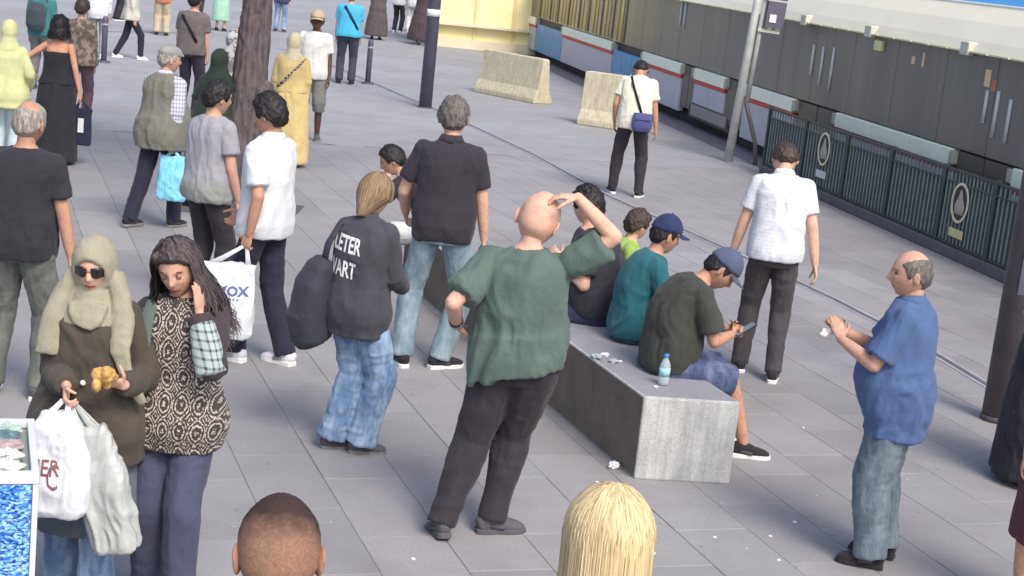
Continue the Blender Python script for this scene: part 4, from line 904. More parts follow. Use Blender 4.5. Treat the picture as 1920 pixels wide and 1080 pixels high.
# 15 man in white striped polo walking away
person('man in white striped polo and dark trousers walking away past the bench', pp(1421, 706), 2, 1.80, skn=S_['pale'], hair=dict(mat=HDBR, thick=.014, rough=.008), bw=1.02, side=R(1.5), lean=6, lean2=8, head=(48, 0, 0),
    feet=((-.13, .12, .0, -4), (.09, -.10, 0, 8)), hands=((-.29, .12, .86), (.29, -.04, .86)), poles=((-.5, -1, 0), (.5, -1, 0)),
    wear=[shirt(cloth('white_stripe', (208, 212, 220), pattern='stripe', c2=(192, 196, 206), var=.04), .66, .88, .026, .014, collar=WHT, fold=.007), trousers(CHT, 1.02, hem=.020, thigh=.018, knee=.014, belt=LBELT), shoes(SHB, SOLW)])
# 17 man in cream top with crossbody bag
pcb = person('man in cream top and black trousers with blue crossbody bag on his back, head bowed', pp(1172, 366), 6, 1.80, skn=S_['tan'], hair=dict(mat=HBLK, thick=.012), bw=1.06, side=R(1), lean=5, lean2=14, head=(58, 0, 0),
    feet=((-.17, .06, 0, -18), (.16, -.06, 0, 12)), hands=((-.24, .10, .88), (.28, .12, .83)), poles=((-.4, -1, 0), (.4, -1, 0)),
    wear=[shirt(OFFW, .64, .84, .030, .024, fold=.010), trousers(BLKTR, 1.0, hem=.014), shoes(SHB, SOLW), strap(plain('strap_black', (24, 24, 34), .6), [(.10, -.165, 1.0), (.02, -.175, 1.18), (-.06, -.17, 1.34), (-.09, -.12, 1.45), (-.09, .0, 1.50), (-.06, .12, 1.40)], .016, 'bag_strap')])
# 16 bald man in blue polo
pbl = person('balding man in blue polo and grey-green jeans facing left with hands together', pp(1632, 1052), -72, hof((1632, 1052), (1712, 474)), skn=S_['med'], hair=dict(mat=HSALT, thick=.005, rough=.004, bald=(.02, .092)), bw=1.06, belly=.085, side=R(0), lean=2, head=(2, -12, 0),
    feet=((-.10, .0, 0, -2), (.11, -.04, 0, 10)), pelvis=(.0, -.02, .945), hands=((-.10, .33, 1.24), (.03, .36, 1.26)), poles=((-.7, -.6, -1), (.7, -.6, -1)), hdir=((.25, .3, .6), (-.35, .4, .5)), hnorm=((.9, .2, -.3), (-.9, -.2, -.2)), curl=(1.0, 1.0),
    wear=[shirt(cloth('blue_polo', (76, 98, 140)), .82, .74, .034, .034, collar=cloth('blue_polo', (76, 98, 140)), fold=.009, sl=.024), trousers(DEN3, .96, hem=.052, thigh=.044, knee=.048, fs=(8, 8, 9)), shoes(SHB, SHB)])
# ---- seated on the bench
def seat(lb, xy, yaw, h, pz, **k):
    z = pz/(h/1.75); return person(lb, xy, yaw, h, pelvis=(0, 0, z), **k)
JS = cloth('jean_shorts', (62, 72, 104), pattern='denim', c2=(112, 122, 150)); OLV = cloth('olive_tee', (60, 62, 58))
psit = seat('man in slate cap and denim shorts seated at the near end of the bench', (.98, 9.60), 76, 1.68, .59, skn=S_['tan'], hair=dict(mat=HBLK, thick=.006), bw=1.10, belly=.05, lean=3, lean2=32, head=(44, 8, 0), neckf=.01,
    feet=((-.20, .52, 0, -10), (.14, .55, 0, 10)), knees=((0, .3, 1), (0, .3, 1)), hands=((-.05, .42, .80), (.05, .41, .79)), poles=((-.8, -.5, -.5), (.8, -.6, -.5)), curl=(1.0, 1.0),
    wear=[shirt(OLV, .78, .86, .028, .012, fold=.010, sl=.024), trousers(JS, .98, length=.50, thigh=.03, name='shorts'), shoes(SHB, SOLW, .004), baseball_cap(cloth('slate_cap', (76, 84, 108)))])
seat('man in navy cap and teal t-shirt seated on the bench', (.80, 10.30), 78, 1.62, .60, skn=S_['tan'], hair=dict(mat=HBLK, thick=.008), bw=1.0, lean=2, lean2=20, head=(16, -14, 0),
    feet=((-.15, .48, 0, 0), (.15, .44, 0, 0)), knees=((0, .3, 1), (0, .3, 1)), hands=((-.12, .42, .78), (.12, .40, .78)), poles=((-.8, -.5, -.5), (.8, -.6, -.5)),
    wear=[shirt(cloth('teal_tee', (40, 96, 104)), .78, .86, .026, .012, fold=.008), trousers(DEND, .98), shoes(SHB, SOLW), baseball_cap(cloth('navy_cap', (40, 50, 86)))])
seat('brown haired boy in lime green t-shirt seated between the men in teal and black', (.69, 11.25), 84, 1.40, .58, skn=S_['pale'], hair=dict(mat=HDBR, thick=.022, rough=.010), bw=.95, lean=8, lean2=14, head=(10, -30, 0),
    feet=((-.13, .44, 0, 0), (.13, .42, 0, 0)), knees=((0, .3, 1), (0, .3, 1)), hands=((-.12, .40, .78), (.12, .38, .78)), poles=((-.8, -.5, -.5), (.8, -.6, -.5)),
    wear=[shirt(cloth('lime_tee', (140, 172, 88)), .7, .86, .026, .014), trousers(DEND, .98), shoes(SHB, SOLW)])
seat('large dark haired man in black t-shirt seated on the left of the bench, back turned', (.60, 10.80), -76, 1.76, .60, skn=S_['pale'], hair=dict(mat=HBLK, thick=.018, rough=.010), bw=1.28, belly=.06, lean=6, lean2=12, head=(10, 30, 0),
    feet=((-.20, .54, 0, -10), (.14, .54, 0, -4)), knees=((0, .3, 1), (0, .3, 1)), hands=((-.16, .26, .90), (.06, .36, .86)), poles=((-.4, -1, -.3), (.6, -.8, -.3)), curl=(.7, .7),
    wear=[shirt(cloth('black_tee2', (50, 50, 58)), .74, .88, .030, .016, fold=.008, sl=.024), trousers(cloth('navy_jeans', (52, 54, 78)), .98, seat=.03, thigh=.03), shoes(SHB, SOLG)])
seat('person in pale shorts seated at the far end of the bench, facing left', (-.70, 13.30), -80, 1.66, .60, skn=S_['med'], hair=dict(mat=HBLK, thick=.016), bw=.95, lean=26, lean2=26, head=(26, -6, 0),
    feet=((-.06, .50, 0, 0), (.10, .56, 0, 0)), knees=((0, .3, 1), (0, .3, 1)), hands=((-.10, .46, .98), (.10, .42, .86)), poles=((-.8, -.5, -.5), (.8, -.6, -.5)),
    wear=[shirt(BLKT, .74, .86, .026, .012), trousers(cloth('pale_shorts', (200, 204, 206)), .98, length=.42, thigh=.03, name='shorts'), shoes(cloth('trainer_mix', (196, 200, 206), pattern='blot', c2=(56, 62, 92)), SOLW)])
# ---- foreground heads
pbz = person('close cropped man in the foreground seen from behind, only his head in view', (-.43, 3.22), -4, 1.74, skn=(160, 120, 102), hair=None, bw=1.05, head=(6, -8, 0),
    wear=[shirt(CHT, .6, .86, .022), trousers(DEND, 1.0), shoes(SHB, SOLG)])
buzz_hair(pbz)
pbd = person('woman with long straight blonde hair in the foreground seen from behind', (.29, 3.6), 0, 1.70, skn=S_['pale'], sex='f', hair=dict(mat=HBLD, thick=.020, rough=.004), head=(4, 0, 0), feet=((-.09, 0, 0, -6), (.09, 0, 0, 6)),
    wear=[shirt(WHT, .6, .86, .02), trousers(DEN, 1.0), shoes(SHW, SOLW)])
strands(pbd, HBLD, 4200, .44, (48, 312), .0019, .0007, .022, seed=21, flare=1.0)
# ---- right edge
person('woman in long black dress and pale sleeves at the right edge behind the lamp post', pp(1950, 905), 165, 1.64, skn=S_['pale'], sex='f', bw=1.1, hair=None, hands=((-.2, .22, 1.05), (.24, .25, 1.02)), near=True, eyes=False,
    wear=[shirt(WHT, 1.95, .98, .026, .01, sl=.03), skirt(cloth('black_dress', (46, 44, 52)), 1.42, .05, .034, (.34, .32), name='dress'), shoes(SHB, SHB), hijab(cloth('grey_scarf', (120, 122, 130)), .1)])
person('woman in maroon skirt cut off by the lower right corner', pp(1946, 1160), -150, 1.64, skn=S_['med'], sex='f', hair=dict(mat=HDBR, thick=.02), near=True, eyes=False,
    wear=[shirt(cloth('maroon', (88, 46, 54)), .6, .9, .022), skirt(cloth('maroon', (88, 46, 54)), 1.0, .42, .02, (.21, .19)), shoes(SHB, SHB)])

# ---- people further back
def far_person(lb, foot, yaw, h, wear, **k):
    xy = foot if isinstance(foot[0], float) and abs(foot[0]) < 40 else pp(*foot)
    return person(lb, xy, yaw, h, near=False, wear=wear, **k)
LIME = cloth('lime_hijab_cloth', (194, 198, 148), var=.1); YEL = cloth('yellow_dress', (208, 186, 130), var=.14)
far_person('woman in lime yellow headscarf and tunic over pale blue jeans at the left edge', (-5.66, 17.4), -6, 1.62, [shirt(LIME, 1.9, .74, .036, .05, name='tunic'), trousers(cloth('ice_jeans', (176, 194, 200)), 1.0, hem=.05, thigh=.04, knee=.04), shoes(SHW, SOLW), hijab(LIME, .12)], sex='f', bw=1.15, skn=S_['pale'], hands=(None, (.24, .14, .98)))
pb = far_person('dark haired woman in strapless black dress beside the lime scarfed woman', (-5.36, 18.2), 4, 1.66, [shirt(BLKT, 0, .95, .016, .03, neckz=1.33, name='dress_top'), skirt(BLKT, 1.05, .04, .02, (.28, .26)), shoes(SHB, SHB)], sex='f', bw=1.05, skn=(212, 160, 134), hair=dict(mat=HBLK, thick=.03, rough=.01), hands=((-.36, .14, 1.05), (.28, .02, .86)), poles=((-.8, -.8, 0), (.6, -1, 0)))
strands(pb, HBLK, 150, .12, (70, 290), .012, .006, .026, seed=3, flare=1.2)
far_person('person in teal top with black backpack behind the woman in black', pp(72, 168), 6, 1.72, [shirt(cloth('teal_shirt', (60, 116, 120)), .7, .86, .03), trousers(cloth('ash_trouser', (112, 108, 112)), 1.0), shoes(SHB, SOLG)], skn=S_['med'], hair=dict(mat=HBLK, thick=.016))
far_person('person in brown patterned jacket and dark red trousers near the left bollard', pp(143, 238), 4, 1.70, [shirt(cloth('brown_pattern', (102, 92, 84), pattern='blot', c2=(146, 132, 118)), 1.9, .86, .04, .03, name='jacket'), trousers(cloth('dusk_red', (94, 74, 84)), 1.0), shoes(SHB, SOLG)], sex='f', bw=1.1, skn=S_['med'], hair=dict(mat=HDBR, thick=.02))
far_person('person in white shirt and grey trousers left of the bollard at the back', pp(180, 108), -10, 1.72, [shirt(WHT, 1.9, .78, .03), trousers(cloth('mid_grey', (140, 138, 144)), 1.0), shoes(SHW, SOLW)], skn=S_['med'], hair=dict(mat=HBLK, thick=.016))
far_person('person striding in pale jacket, navy trousers and white shoes at the back', pp(242, 110), 70, 1.66, [shirt(cloth('pale_jacket', (186, 184, 176)), 1.9, .84, .04, .03, name='jacket'), trousers(NAVY, 1.0, hem=.015), shoes(SHW, SOLW)], sex='f', skn=S_['med'], hair=dict(mat=HBLK, thick=.02), feet=((-.09, -.28, 0, 0), (.09, .22, 0, 0)), pelvis=(0, 0, .90))
far_person('man in brown t-shirt with a dark sling strap and black trousers behind the vested man', pp(352, 214), 10, 1.82, [shirt(cloth('brown_tee', (104, 96, 96)), .7, .86, .03), trousers(cloth('ink_trouser', (52, 46, 62)), 1.0), shoes(SHG, SOLW), strap(plain('strap_black', (24, 24, 34), .6), [(-.12, -.145, 1.42), (.0, -.16, 1.25), (.13, -.16, 1.05)], .022)], bw=1.12, skn=S_['med'], hair=dict(mat=HBLK, thick=.016))
far_person('woman in long black-green headscarf and cloak standing left of the tree', at(412, 96, 1.64)[:2] and (at(412, 96, 1.60).x, at(412, 96, 1.60).y), 10, 1.62, [shirt(cloth('black_green', (40, 52, 46)), 1.9, .7, .05, .10, name='cloak'), skirt(cloth('black_green', (40, 52, 46)), 1.2, .06, .05, (.34, .30)), shoes(SHB, SHB), hijab(cloth('black_green', (40, 52, 46)), .22, wide=1.25, open_=True)], sex='f', skn=S_['pale'], bw=1.1)
far_person('woman in patterned pale headscarf behind the black cloaked woman', (at(438, 56, 1.60).x, at(438, 56, 1.60).y), 30, 1.60, [shirt(cloth('mauve_pattern', (150, 142, 146), pattern='blot', c2=(212, 210, 206)), 1.9, .7, .03, .03, name='tunic'), skirt(cloth('mauve_grey', (142, 136, 142)), 1.0, .1, .03, (.2, .2)), shoes(SHB, SHB), hijab(cloth('white_pattern', (220, 218, 214), pattern='blot', c2=(130, 120, 124)), .14)], sex='f', skn=S_['pale'])
py = far_person('woman in long yellow dress and cream headscarf with chain strap bag right of the tree', (at(553, 62, 1.64).x, at(553, 62, 1.64).y), -6, 1.64, [shirt(YEL, 1.9, .98, .036, .02, name='dress_top', sl=.03), skirt(YEL, 1.06, .06, .03, (.28, .25), name='dress_skirt', fold=.02), shoes(SHB, SHB), hijab(cloth('cream_scarf', (206, 196, 168)), .06), strap(cloth('chain', (30, 30, 34), pattern='check', c2=(216, 214, 206)), [(.17, -.13, 1.44), (.06, -.155, 1.30), (-.07, -.16, 1.16), (-.17, -.13, 1.05)], .022)], sex='f', skn=S_['pale'], bw=1.15)
far_person('man in white t-shirt and tan cap walking towards the camera behind the yellow dress', pp(578, 262), 176, 1.80, [shirt(cloth('white_tee_print', (208, 208, 206)), .7, .84, .03), trousers(cloth('grey_shorts', (112, 112, 108)), .98, length=.6, name='shorts'), shoes(SHG, SOLG), baseball_cap(cloth('tan_cap', (176, 160, 138)))], skn=S_['dark'], hair=dict(mat=HBLK, thick=.006), bw=1.05)
far_person('man in cyan shirt with a dark sling strap and navy trousers standing by the bollard', pp(646, 157), -4, 1.84, [shirt(cloth('cyan_shirt', (74, 172, 208), var=.08), .7, .88, .036, .03), trousers(cloth('ink_navy', (62, 64, 80)), 1.0, hem=.03), shoes(SHB, SHB), strap(plain('strap_navy', (26, 44, 80), .6), [(-.10, -.145, 1.44), (.03, -.17, 1.25), (.17, -.15, 1.02)], .026)], bw=1.18, skn=S_['med'], hair=dict(mat=HBLK, thick=.012))
far_person('person in long dark taupe coat standing at the back behind the bollard', pp(704, 74), 0, 1.70, [shirt(cloth('taupe_coat', (84, 78, 78)), 1.9, .7, .05, .05, name='coat'), skirt(cloth('taupe_coat', (84, 78, 78)), 1.0, .12, .05, (.34, .3)), shoes(SHB, SHB), hijab(cloth('taupe_coat', (84, 78, 78)), .15)], sex='f', skn=S_['pale'])
far_person('person in black trousers walking between two long coats at the back', pp(744, 62), 20, 1.76, [shirt(WHT, .7, .86, .03), trousers(BLKTR, 1.0), shoes(SHW, SOLW)], skn=S_['med'], hair=dict(mat=HBLK, thick=.016))
far_person('person in long dark plum coat and white shoes left of the banded pole', pp(786, 84), 30, 1.70, [shirt(cloth('plum_coat', (72, 62, 68)), 1.9, .7, .05, .05, name='coat'), skirt(cloth('plum_coat', (72, 62, 68)), 1.0, .14, .05, (.38, .34)), shoes(SHW, SOLW), hijab(cloth('plum_coat', (72, 62, 68)), .15)], sex='f', skn=S_['pale'])
far_person('person in blue jeans and blue top at the back right of the tree', pp(524, 60), 0, 1.74, [shirt(DEND, 1.9, .8, .04, name='jacket'), trousers(DEN, 1.0), shoes(SHB, SOLG)], skn=S_['med'], hair=dict(mat=HBLK, thick=.016))
far_person('person in mint green dress at the back left of the tree', pp(412, 58), 10, 1.64, [shirt(cloth('mint', (150, 190, 172)), 1.9, .8, .03), skirt(cloth('mint', (150, 190, 172)), 1.0, .3, .03, (.26, .24)), shoes(SHB, SHB), hijab(cloth('mint', (150, 190, 172)), .12)], sex='f', skn=S_['pale'])
far_person('person in beige trousers and orange top at the back left of the vested man', pp(302, 66), -10, 1.70, [shirt(cloth('rust', (184, 122, 92)), .7, .8, .03), trousers(cloth('beige_pants', (176, 164, 142)), 1.0, hem=.05, thigh=.04, knee=.05), shoes(SHB, SHB)], sex='f', skn=S_['pale'], hair=dict(mat=HDBR, thick=.02))
far_person('person in black trousers at the back above the striding walker', pp(218, 38), 60, 1.74, [shirt(CHT, .7, .86, .03), trousers(BLKTR, 1.0), shoes(SHB, SOLW)], skn=S_['med'], hair=dict(mat=HBLK, thick=.016))
far_person('person in grey top and jeans at the back between tree and white tee man', pp(370, 26), 150, 1.7, [shirt(BLKT, .7, .86, .03), trousers(CHT, 1.0), shoes(SHB, SOLW)], skn=S_['med'], hair=dict(mat=HBLK, thick=.016))
far_person('person in white trousers at the back left of the banded pole', pp(770, 60), 0, 1.72, [shirt(WHT, .7, .8, .03), trousers(cloth('white_pants', (214, 212, 210)), 1.0, hem=.04), shoes(SHW, SOLW)], skn=S_['med'], hair=dict(mat=HBLK, thick=.016))

flush(); join_arms()

# ================================================================== BAGS, STAND, SMALL THINGS
def frame_of(s, name, label, cat, group=None):
    """an Empty with the same base as the wearer, so that a carried thing can be built in the wearer's measures"""
    o = empty(name, s.root.location, s.root.rotation_euler[2], s.root.scale[0], label=label, cat=cat, group=group); return o
def decal(txt, size, c, right, up, ray, target, mat, parent, lift=.0025, name='lettering', sx=1., bold=.0, M=None):
    """flat printing laid on the target's surface; everything in the target's object space"""
    cu = bpy.data.curves.new('t', 'FONT'); cu.body = txt; cu.size = size; cu.align_x = 'CENTER'; cu.align_y = 'CENTER'; cu.offset = bold; cu.resolution_u = 2
    to = bpy.data.objects.new('t', cu); col.objects.link(to); dg = bpy.context.evaluated_depsgraph_get(); me = bpy.data.meshes.new_from_object(to.evaluated_get(dg))
    bpy.data.objects.remove(to); bpy.data.curves.remove(cu); bm = bmesh.new(); bm.from_mesh(me); bpy.data.meshes.remove(me)
    bmesh.ops.triangulate(bm, faces=bm.faces[:])
    for _ in range(5):
        es = [e for e in bm.edges if e.calc_length() > .012]
        if not es: break
        bmesh.ops.subdivide_edges(bm, edges=es, cuts=1); bmesh.ops.triangulate(bm, faces=[f for f in bm.faces if len(f.verts) > 3])
    t = target.data; tree = BVHTree.FromPolygons([v.co[:] for v in t.vertices], [p.vertices[:] for p in t.polygons]); right, up, ray, c = V(right), V(up), unit(ray), V(c)
    for v in bm.verts:
        p = c+right*v.co.x*sx+up*v.co.y; h = tree.ray_cast(Vector((p-ray*.4).tolist()), Vector(ray.tolist()))
        q = V(h[0])-ray*lift if h[0] is not None else p; v.co = Vector(q.tolist())
    me = bpy.data.meshes.new(name); bm.to_mesh(me); bm.free(); me.materials.append(mat); o = bpy.data.objects.new(name, me); col.objects.link(o); o.parent = parent; return o
INKW = plain('print_white', (222, 222, 224), .7); INKR = plain('print_maroon', (128, 84, 88), .7); INKB = plain('print_blue', (88, 104, 158), .7)
# lettering across the jacket back (ray runs from behind, +Y)
for txt, z, xo, szz in (('LETER', 1.32, -.045, .135), ('VART', 1.17, -.055, .135)): decal(txt, szz, (xo, -.1, z), (1, 0, .06), (0, 0, 1), (0, 1, 0), ptj.shirt, ptj.shirt, INKW, bold=.004, sx=.82) if False else decal(txt, szz, (xo, -.1, z), (1, 0, -.10), (0, 0, 1), (0, 1, 0), ptj.shirt, INKW, ptj.shirt, bold=.0035, sx=.56)
def bag_mat(name, rgb, transl=.0, rough=.35):
    m, nt, p = new_mat(name, lin(*rgb), rough, spec=.5); n = noise(nt, coords(nt), 12, 4); c = lin(*rgb)
    nt.links.new(ramp(nt, n, [(.3, sc3(c, .88)), (.7, sc3(c, 1.1))]), p.inputs['Base Color']); bump(nt, p, noise(nt, coords(nt, (1, 1, .5)), 28, 5, .7), .5, .012)
    if transl: p.inputs['Transmission Weight'].default_value = transl
    return m
BAGS = []
def carrier(label, s, top, hand, w, h, d, yaw, mat, name='carrier_bag', taper=.7, slant=(0, 0), handles=True, fold=.012, group=None):
    r = frame_of(s, name, label, 'bag', group); M = rot('z', -R(yaw)); top = V(top); a = Acc(); C = []; Q = []
    for t, ww, dd in ((0, .90, .9), (.06, 1.0, 1.0), (.3, .98, 1.1), (.6, .93, .95), (.85, .5+.5*taper-.1, .7), (1, taper, .35)):
        C.append(top+V(slant[0]*(1-t), slant[1]*(1-t), -h*(1-t))); Q.append((w/2*ww, d/2*dd))
    a.tube(C, Q, side=M@V(1, 0, 0), n=30, e=3.2, dome=.05); b = a.finish('bag_body', mat, r, .007, 1, fold, fscale=(13, 13, 5))
    if handles:
        a = Acc(); hd = V(hand)
        for sx in (-1, 1):
            for sy in (-1, 1):
                e = top+M@V(sx*w/2*taper*.7, sy*d*.12, -.03); a.tube([e, (e+hd)/2+M@V(sx*.006, sy*.006, 0), hd+M@V(sx*.012, 0, 0)], [(.022, .003), (.014, .004), (.012, .004)], side=M@V(1, 0, 0), n=8)
        a.keep('handle', mat, r)
    BAGS.append(b); return r, b
WB_ = bag_mat('white_plastic', (214, 218, 226)); SB_ = bag_mat('silver_plastic', (176, 180, 178), rough=.25); LB_ = bag_mat('light_blue_plastic', (128, 200, 226))
hw = pwp.wr[0]+unit(pwp.hd[0])*.09; r6, b6 = carrier('white plastic bag with blue print held by the man in white polo', pwp, hw+V(-.03, .10, -.12), hw, .37, .48, .13, 52, WB_, taper=1.0)
h2 = ph2.wr[1]+unit(ph2.hd[1])*.07; r2, b2 = carrier('bulging white carrier bag with maroon print held by the woman in beige headscarf', ph2, h2+V(.02, .04, -.04), h2, .31, .45, .17, 0, WB_, taper=.45)
h2b = h2+V(-.03, .0, -.01); r2b, b2b = carrier('shiny silver grey carrier bag slanting below the hand beside the printed one', ph2, h2b+V(-.10, .02, -.09), h2b, .21, .54, .12, 10, SB_, taper=.5, slant=(-.13, 0), fold=.016)
h4 = pvs.wr[1]+unit(pvs.hd[1])*.08; r4, b4 = carrier('light blue bag held by the elderly man in the vest', pvs, h4+V(0, .0, -.05), h4, .27, .42, .10, -24, LB_, taper=.85)
hb = pb.wr[1]+unit(pb.hd[1])*.08; rb_, bb_ = carrier('dark handbag with a pale label held by the woman in strapless black', pb, hb+V(.03, 0, -.10), hb, .24, .44, .09, 0, cloth('dark_bag', (44, 46, 66)), name='handbag', taper=1.0, fold=.003)
flush()
tM = rot('z', -R(52)); decal('LUXOX', .10, hw+V(-.02, .05, -.30), tM@V(1, 0, 0), (0, 0, 1), -(tM@V(0, 1, 0)) if (tM@V(0, 1, 0))[0] < 0 else tM@V(0, 1, 0), b6, INKB, b6, sx=.85, bold=.004) if False else None
def decal_cam(txt, size, s, c, target, mat, **k):
    """print on the side of a carried thing that faces the open square (towards -Y of the world)"""
    a = s.root.rotation_euler[2]; ry = rot('z', -a)@V(0, 1, 0); rt = rot('z', -a)@V(1, 0, 0); return decal(txt, size, c, rt, (0, 0, 1), ry, target, mat, target, **k)
decal_cam('LUXOX', .088, pwp, hw+V(-.03, .10, -.29), b6, INKB, sx=.95, bold=.003); decal_cam('........', .10, pwp, hw+V(-.03, .10, -.315), b6, INKB, sx=1.1)
decal_cam('HER', .10, ph2, h2+V(.045, .03, -.27), b2, INKR, sx=.72, bold=.001); decal_cam('C', .16, ph2, h2+V(.005, .03, -.31), b2, INKR, sx=.5)
a = Acc(); a.box(hb+V(.03, -.052, -.30), (.035, .003, .085)); a.keep('label_patch', INKW, bb_, False)
# backpack hanging off the left shoulder of the lettered jacket
r = frame_of(ptj, 'backpack', 'dark grey backpack hanging on the left side of the lettered jacket', 'backpack'); BPM = cloth('backpack_grey', (54, 56, 66), .7)
a = Acc(); a.tube([(-.235, -.10, .66), (-.25, -.11, .70), (-.26, -.125, .86), (-.245, -.12, 1.04), (-.215, -.10, 1.16), (-.20, -.09, 1.20)], [(.085, .08), (.115, .11), (.125, .12), (.11, .11), (.08, .08), (.05, .05)], side=(.3, 1, 0), n=22, e=2.8, dome=.2); a.finish('bag_body', BPM, r, .009, 2, .006)
a = Acc(); a.tube([(-.29, -.19, .72), (-.30, -.21, .84), (-.28, -.19, .94)], [(.06, .035), (.075, .045), (.06, .03)], side=(1, -.2, 0), n=16, e=2.6, dome=.2); a.finish('front_pocket', BPM, r, .009, 2, .003)
a = Acc(); a.tube([(-.205, -.11, 1.16), (-.175, -.12, 1.30), (-.135, -.07, 1.43), (-.13, .04, 1.42)], [(.024, .006)]*4, side=(1, 0, .2), n=8, e=3); a.keep('shoulder_strap', BPM, r)
# cross-body bag
r = frame_of(pcb, 'crossbody_bag', 'blue crossbody bag hanging at the back of the man in cream top', 'bag'); a = Acc(); a.tube([(.11, -.20, .83), (.11, -.205, .88), (.11, -.205, .98), (.11, -.20, 1.05)], [(.10, .03), (.125, .04), (.125, .04), (.11, .025)], side=(1, 0, 0), n=20, e=3, dome=.2); a.finish('bag_body', cloth('slate_bag', (72, 78, 124), .6), r, .01, 2, .003)
a = Acc(); a.box((.11, -.245, .97), (.09, .004, .004)); a.keep('zip', plain('zip_dark', (40, 42, 60), .5), r, False)
# teal topped walker's backpack is worn on the back
for o in [x for x in col.objects if x.get('label', '').startswith('person in teal top')]:
    r = empty('backpack', o.location, o.rotation_euler[2], o.scale[0], label='black backpack on the back of the person in teal at the left', cat='backpack'); a = Acc()
    a.tube([(0, -.21, .96), (0, -.22, 1.05), (0, -.22, 1.25), (0, -.20, 1.38)], [(.12, .07), (.15, .10), (.14, .10), (.10, .05)], side=(1, 0, 0), n=18, e=3, dome=.2); a.finish('bag_body', cloth('backpack_black', (60, 70, 78)), r, .012, 2, .004)
    for sx in (-1, 1): a = Acc(); a.tube([(sx*.10, -.15, 1.0), (sx*.12, -.10, 1.44), (sx*.11, .0, 1.48)], [(.022, .006)]*3, n=8, e=3); a.keep('shoulder_strap', cloth('backpack_black', (60, 70, 78)), r)
# things in hands
def lump(name, label, cat, s, c, r_, mat, n=6, seed=1, spread=.02):
    q = frame_of(s, name, label, cat); rr = random.Random(seed); a = Acc()
    for i in range(n): a.ball(V(c)+V(rr.uniform(-1, 1), rr.uniform(-1, 1), rr.uniform(-1, 1))*spread, tuple(r_*rr.uniform(.5, 1) for _ in range(3)), 12)
    a.finish(name+'_piece' if name != 'snack' else 'crust', mat, q, .005, 1, .004, fscale=(40, 40, 40)); return q
lump('snack', 'golden brown pastry held by the woman in beige headscarf', 'snack', ph2, ph2.wr[0]+unit(ph2.hd[0])*.09+V(.0, .03, .02), .036, plain('pastry', (196, 154, 92), .7, 0, .4, 40, .5), 8, 2, .032)
lump('tissue', 'pale tissue held in the hands of the man in blue polo', 'tissue', pbl, (pbl.wr[0]+pbl.wr[1])/2+V(-.02, .07, .0), .022, plain('tissue', (214, 208, 204), .9), 5, 3, .02)
r = frame_of(psit, 'phone', 'dark phone in the hands of the seated man in the slate cap', 'phone'); a = Acc(); pc = (psit.wr[0]+psit.wr[1])/2+unit(psit.hd[0])*.08; MM = rot('x', R(35)); a.box(pc+V(0, .02, .025), (.036, .075, .004), MM); o = a.keep('case', plain('phone_case', (40, 44, 50), .3), r, False)
a = Acc(); a.box(pc+V(0, .02, .025)+MM@V(0, 0, .0052), (.032, .070, .001), MM); a.keep('screen', plain('phone_screen', (118, 130, 138), .1), r, False)
flush()
# ---- on the bench
bt = V(at(1243, 722, .5)); r = empty('water_bottle', (bt[0], bt[1], .5), label='clear water bottle with blue cap standing on the near end of the bench', cat='bottle')
PETM, nt_, p_ = new_mat('pet', lin(214, 226, 232), .12, spec=.5); p_.inputs['Transmission Weight'].default_value = .55; p_.inputs['IOR'].default_value = 1.2
a = Acc(); a.tube([(0, 0, .002), (0, 0, .01), (0, 0, .05), (0, 0, .055), (0, 0, .11), (0, 0, .125), (0, 0, .150), (0, 0, .163), (0, 0, .175)], [.026, .032, .032, .030, .032, .031, .020, .013, .013], n=20, dome=.05); a.keep('bottle_body', PETM, r)
a = Acc(); a.tube([(0, 0, .172), (0, 0, .19)], [.016, .015], n=16, dome=.05); a.keep('cap', plain('bottle_cap', (70, 130, 200), .4), r)
a = Acc(); a.tube([(0, 0, .058), (0, 0, .108)], [.0328, .0328], n=20, dome=.01); a.keep('label_wrap', plain('bottle_label', (150, 206, 214), .5, 0, .2, 60), r)
def scrap(name, label, cat, p, r_, mat, seed, group=None, flat=.5):
    rr = random.Random(seed); a = Acc(); n = 11; m = 7; v = []; f = []
    for i in range(m+1):
        ph = math.pi*min(max(i/m, .02), .98)
        for k in range(n):
            th = 2*math.pi*k/n; q = r_*rr.uniform(.6, 1.15); v.append((q*math.sin(ph)*math.cos(th)*1.2, q*math.sin(ph)*math.sin(th), max(-r_*flat*.8, q*math.cos(ph)*flat)+r_*flat*.8))
    for i in range(m):
        for k in range(n): x = i*n+k; y = i*n+(k+1) % n; f.append((x, x+n, y+n, y))
    f += [tuple(range(n)), tuple(reversed(range(m*n, m*n+n)))]; o = mesh_obj(name, v, f, mat); o.location = p; o.rotation_euler = (0, 0, rr.random()*6); return nm(o, label, cat, group)
CRP = plain('crumpled_white', (224, 224, 228), .6); CRG = plain('crumpled_grey', (166, 172, 178), .45)
for (u, v, rr_, lb, m_) in ((1118, 672, .034, 'crumpled clear wrapper nearest the left edge of the bench top', CRG), (1134, 668, .026, 'small bright crumpled tissue beside the clear wrapper on the bench', CRP), (1150, 680, .030, 'grey crumpled wrapper in front of the teal shirted man on the bench', CRG), (1163, 679, .014, 'tiny white paper ball right of the wrappers on the bench', CRP), (1230, 727, .015, 'small white cap lying left of the bottle on the bench', CRP)):
    p = at(u, v, .5); scrap('litter', lb, 'litter', (p.x, p.y, .5), rr_, m_, int(u))
p = at(1157, 879); scrap('paper_cup', 'crushed white paper cup lying against the foot of the bench', 'cup', (p.x-.02, p.y, 0), .033, CRP, 7, flat=.8)
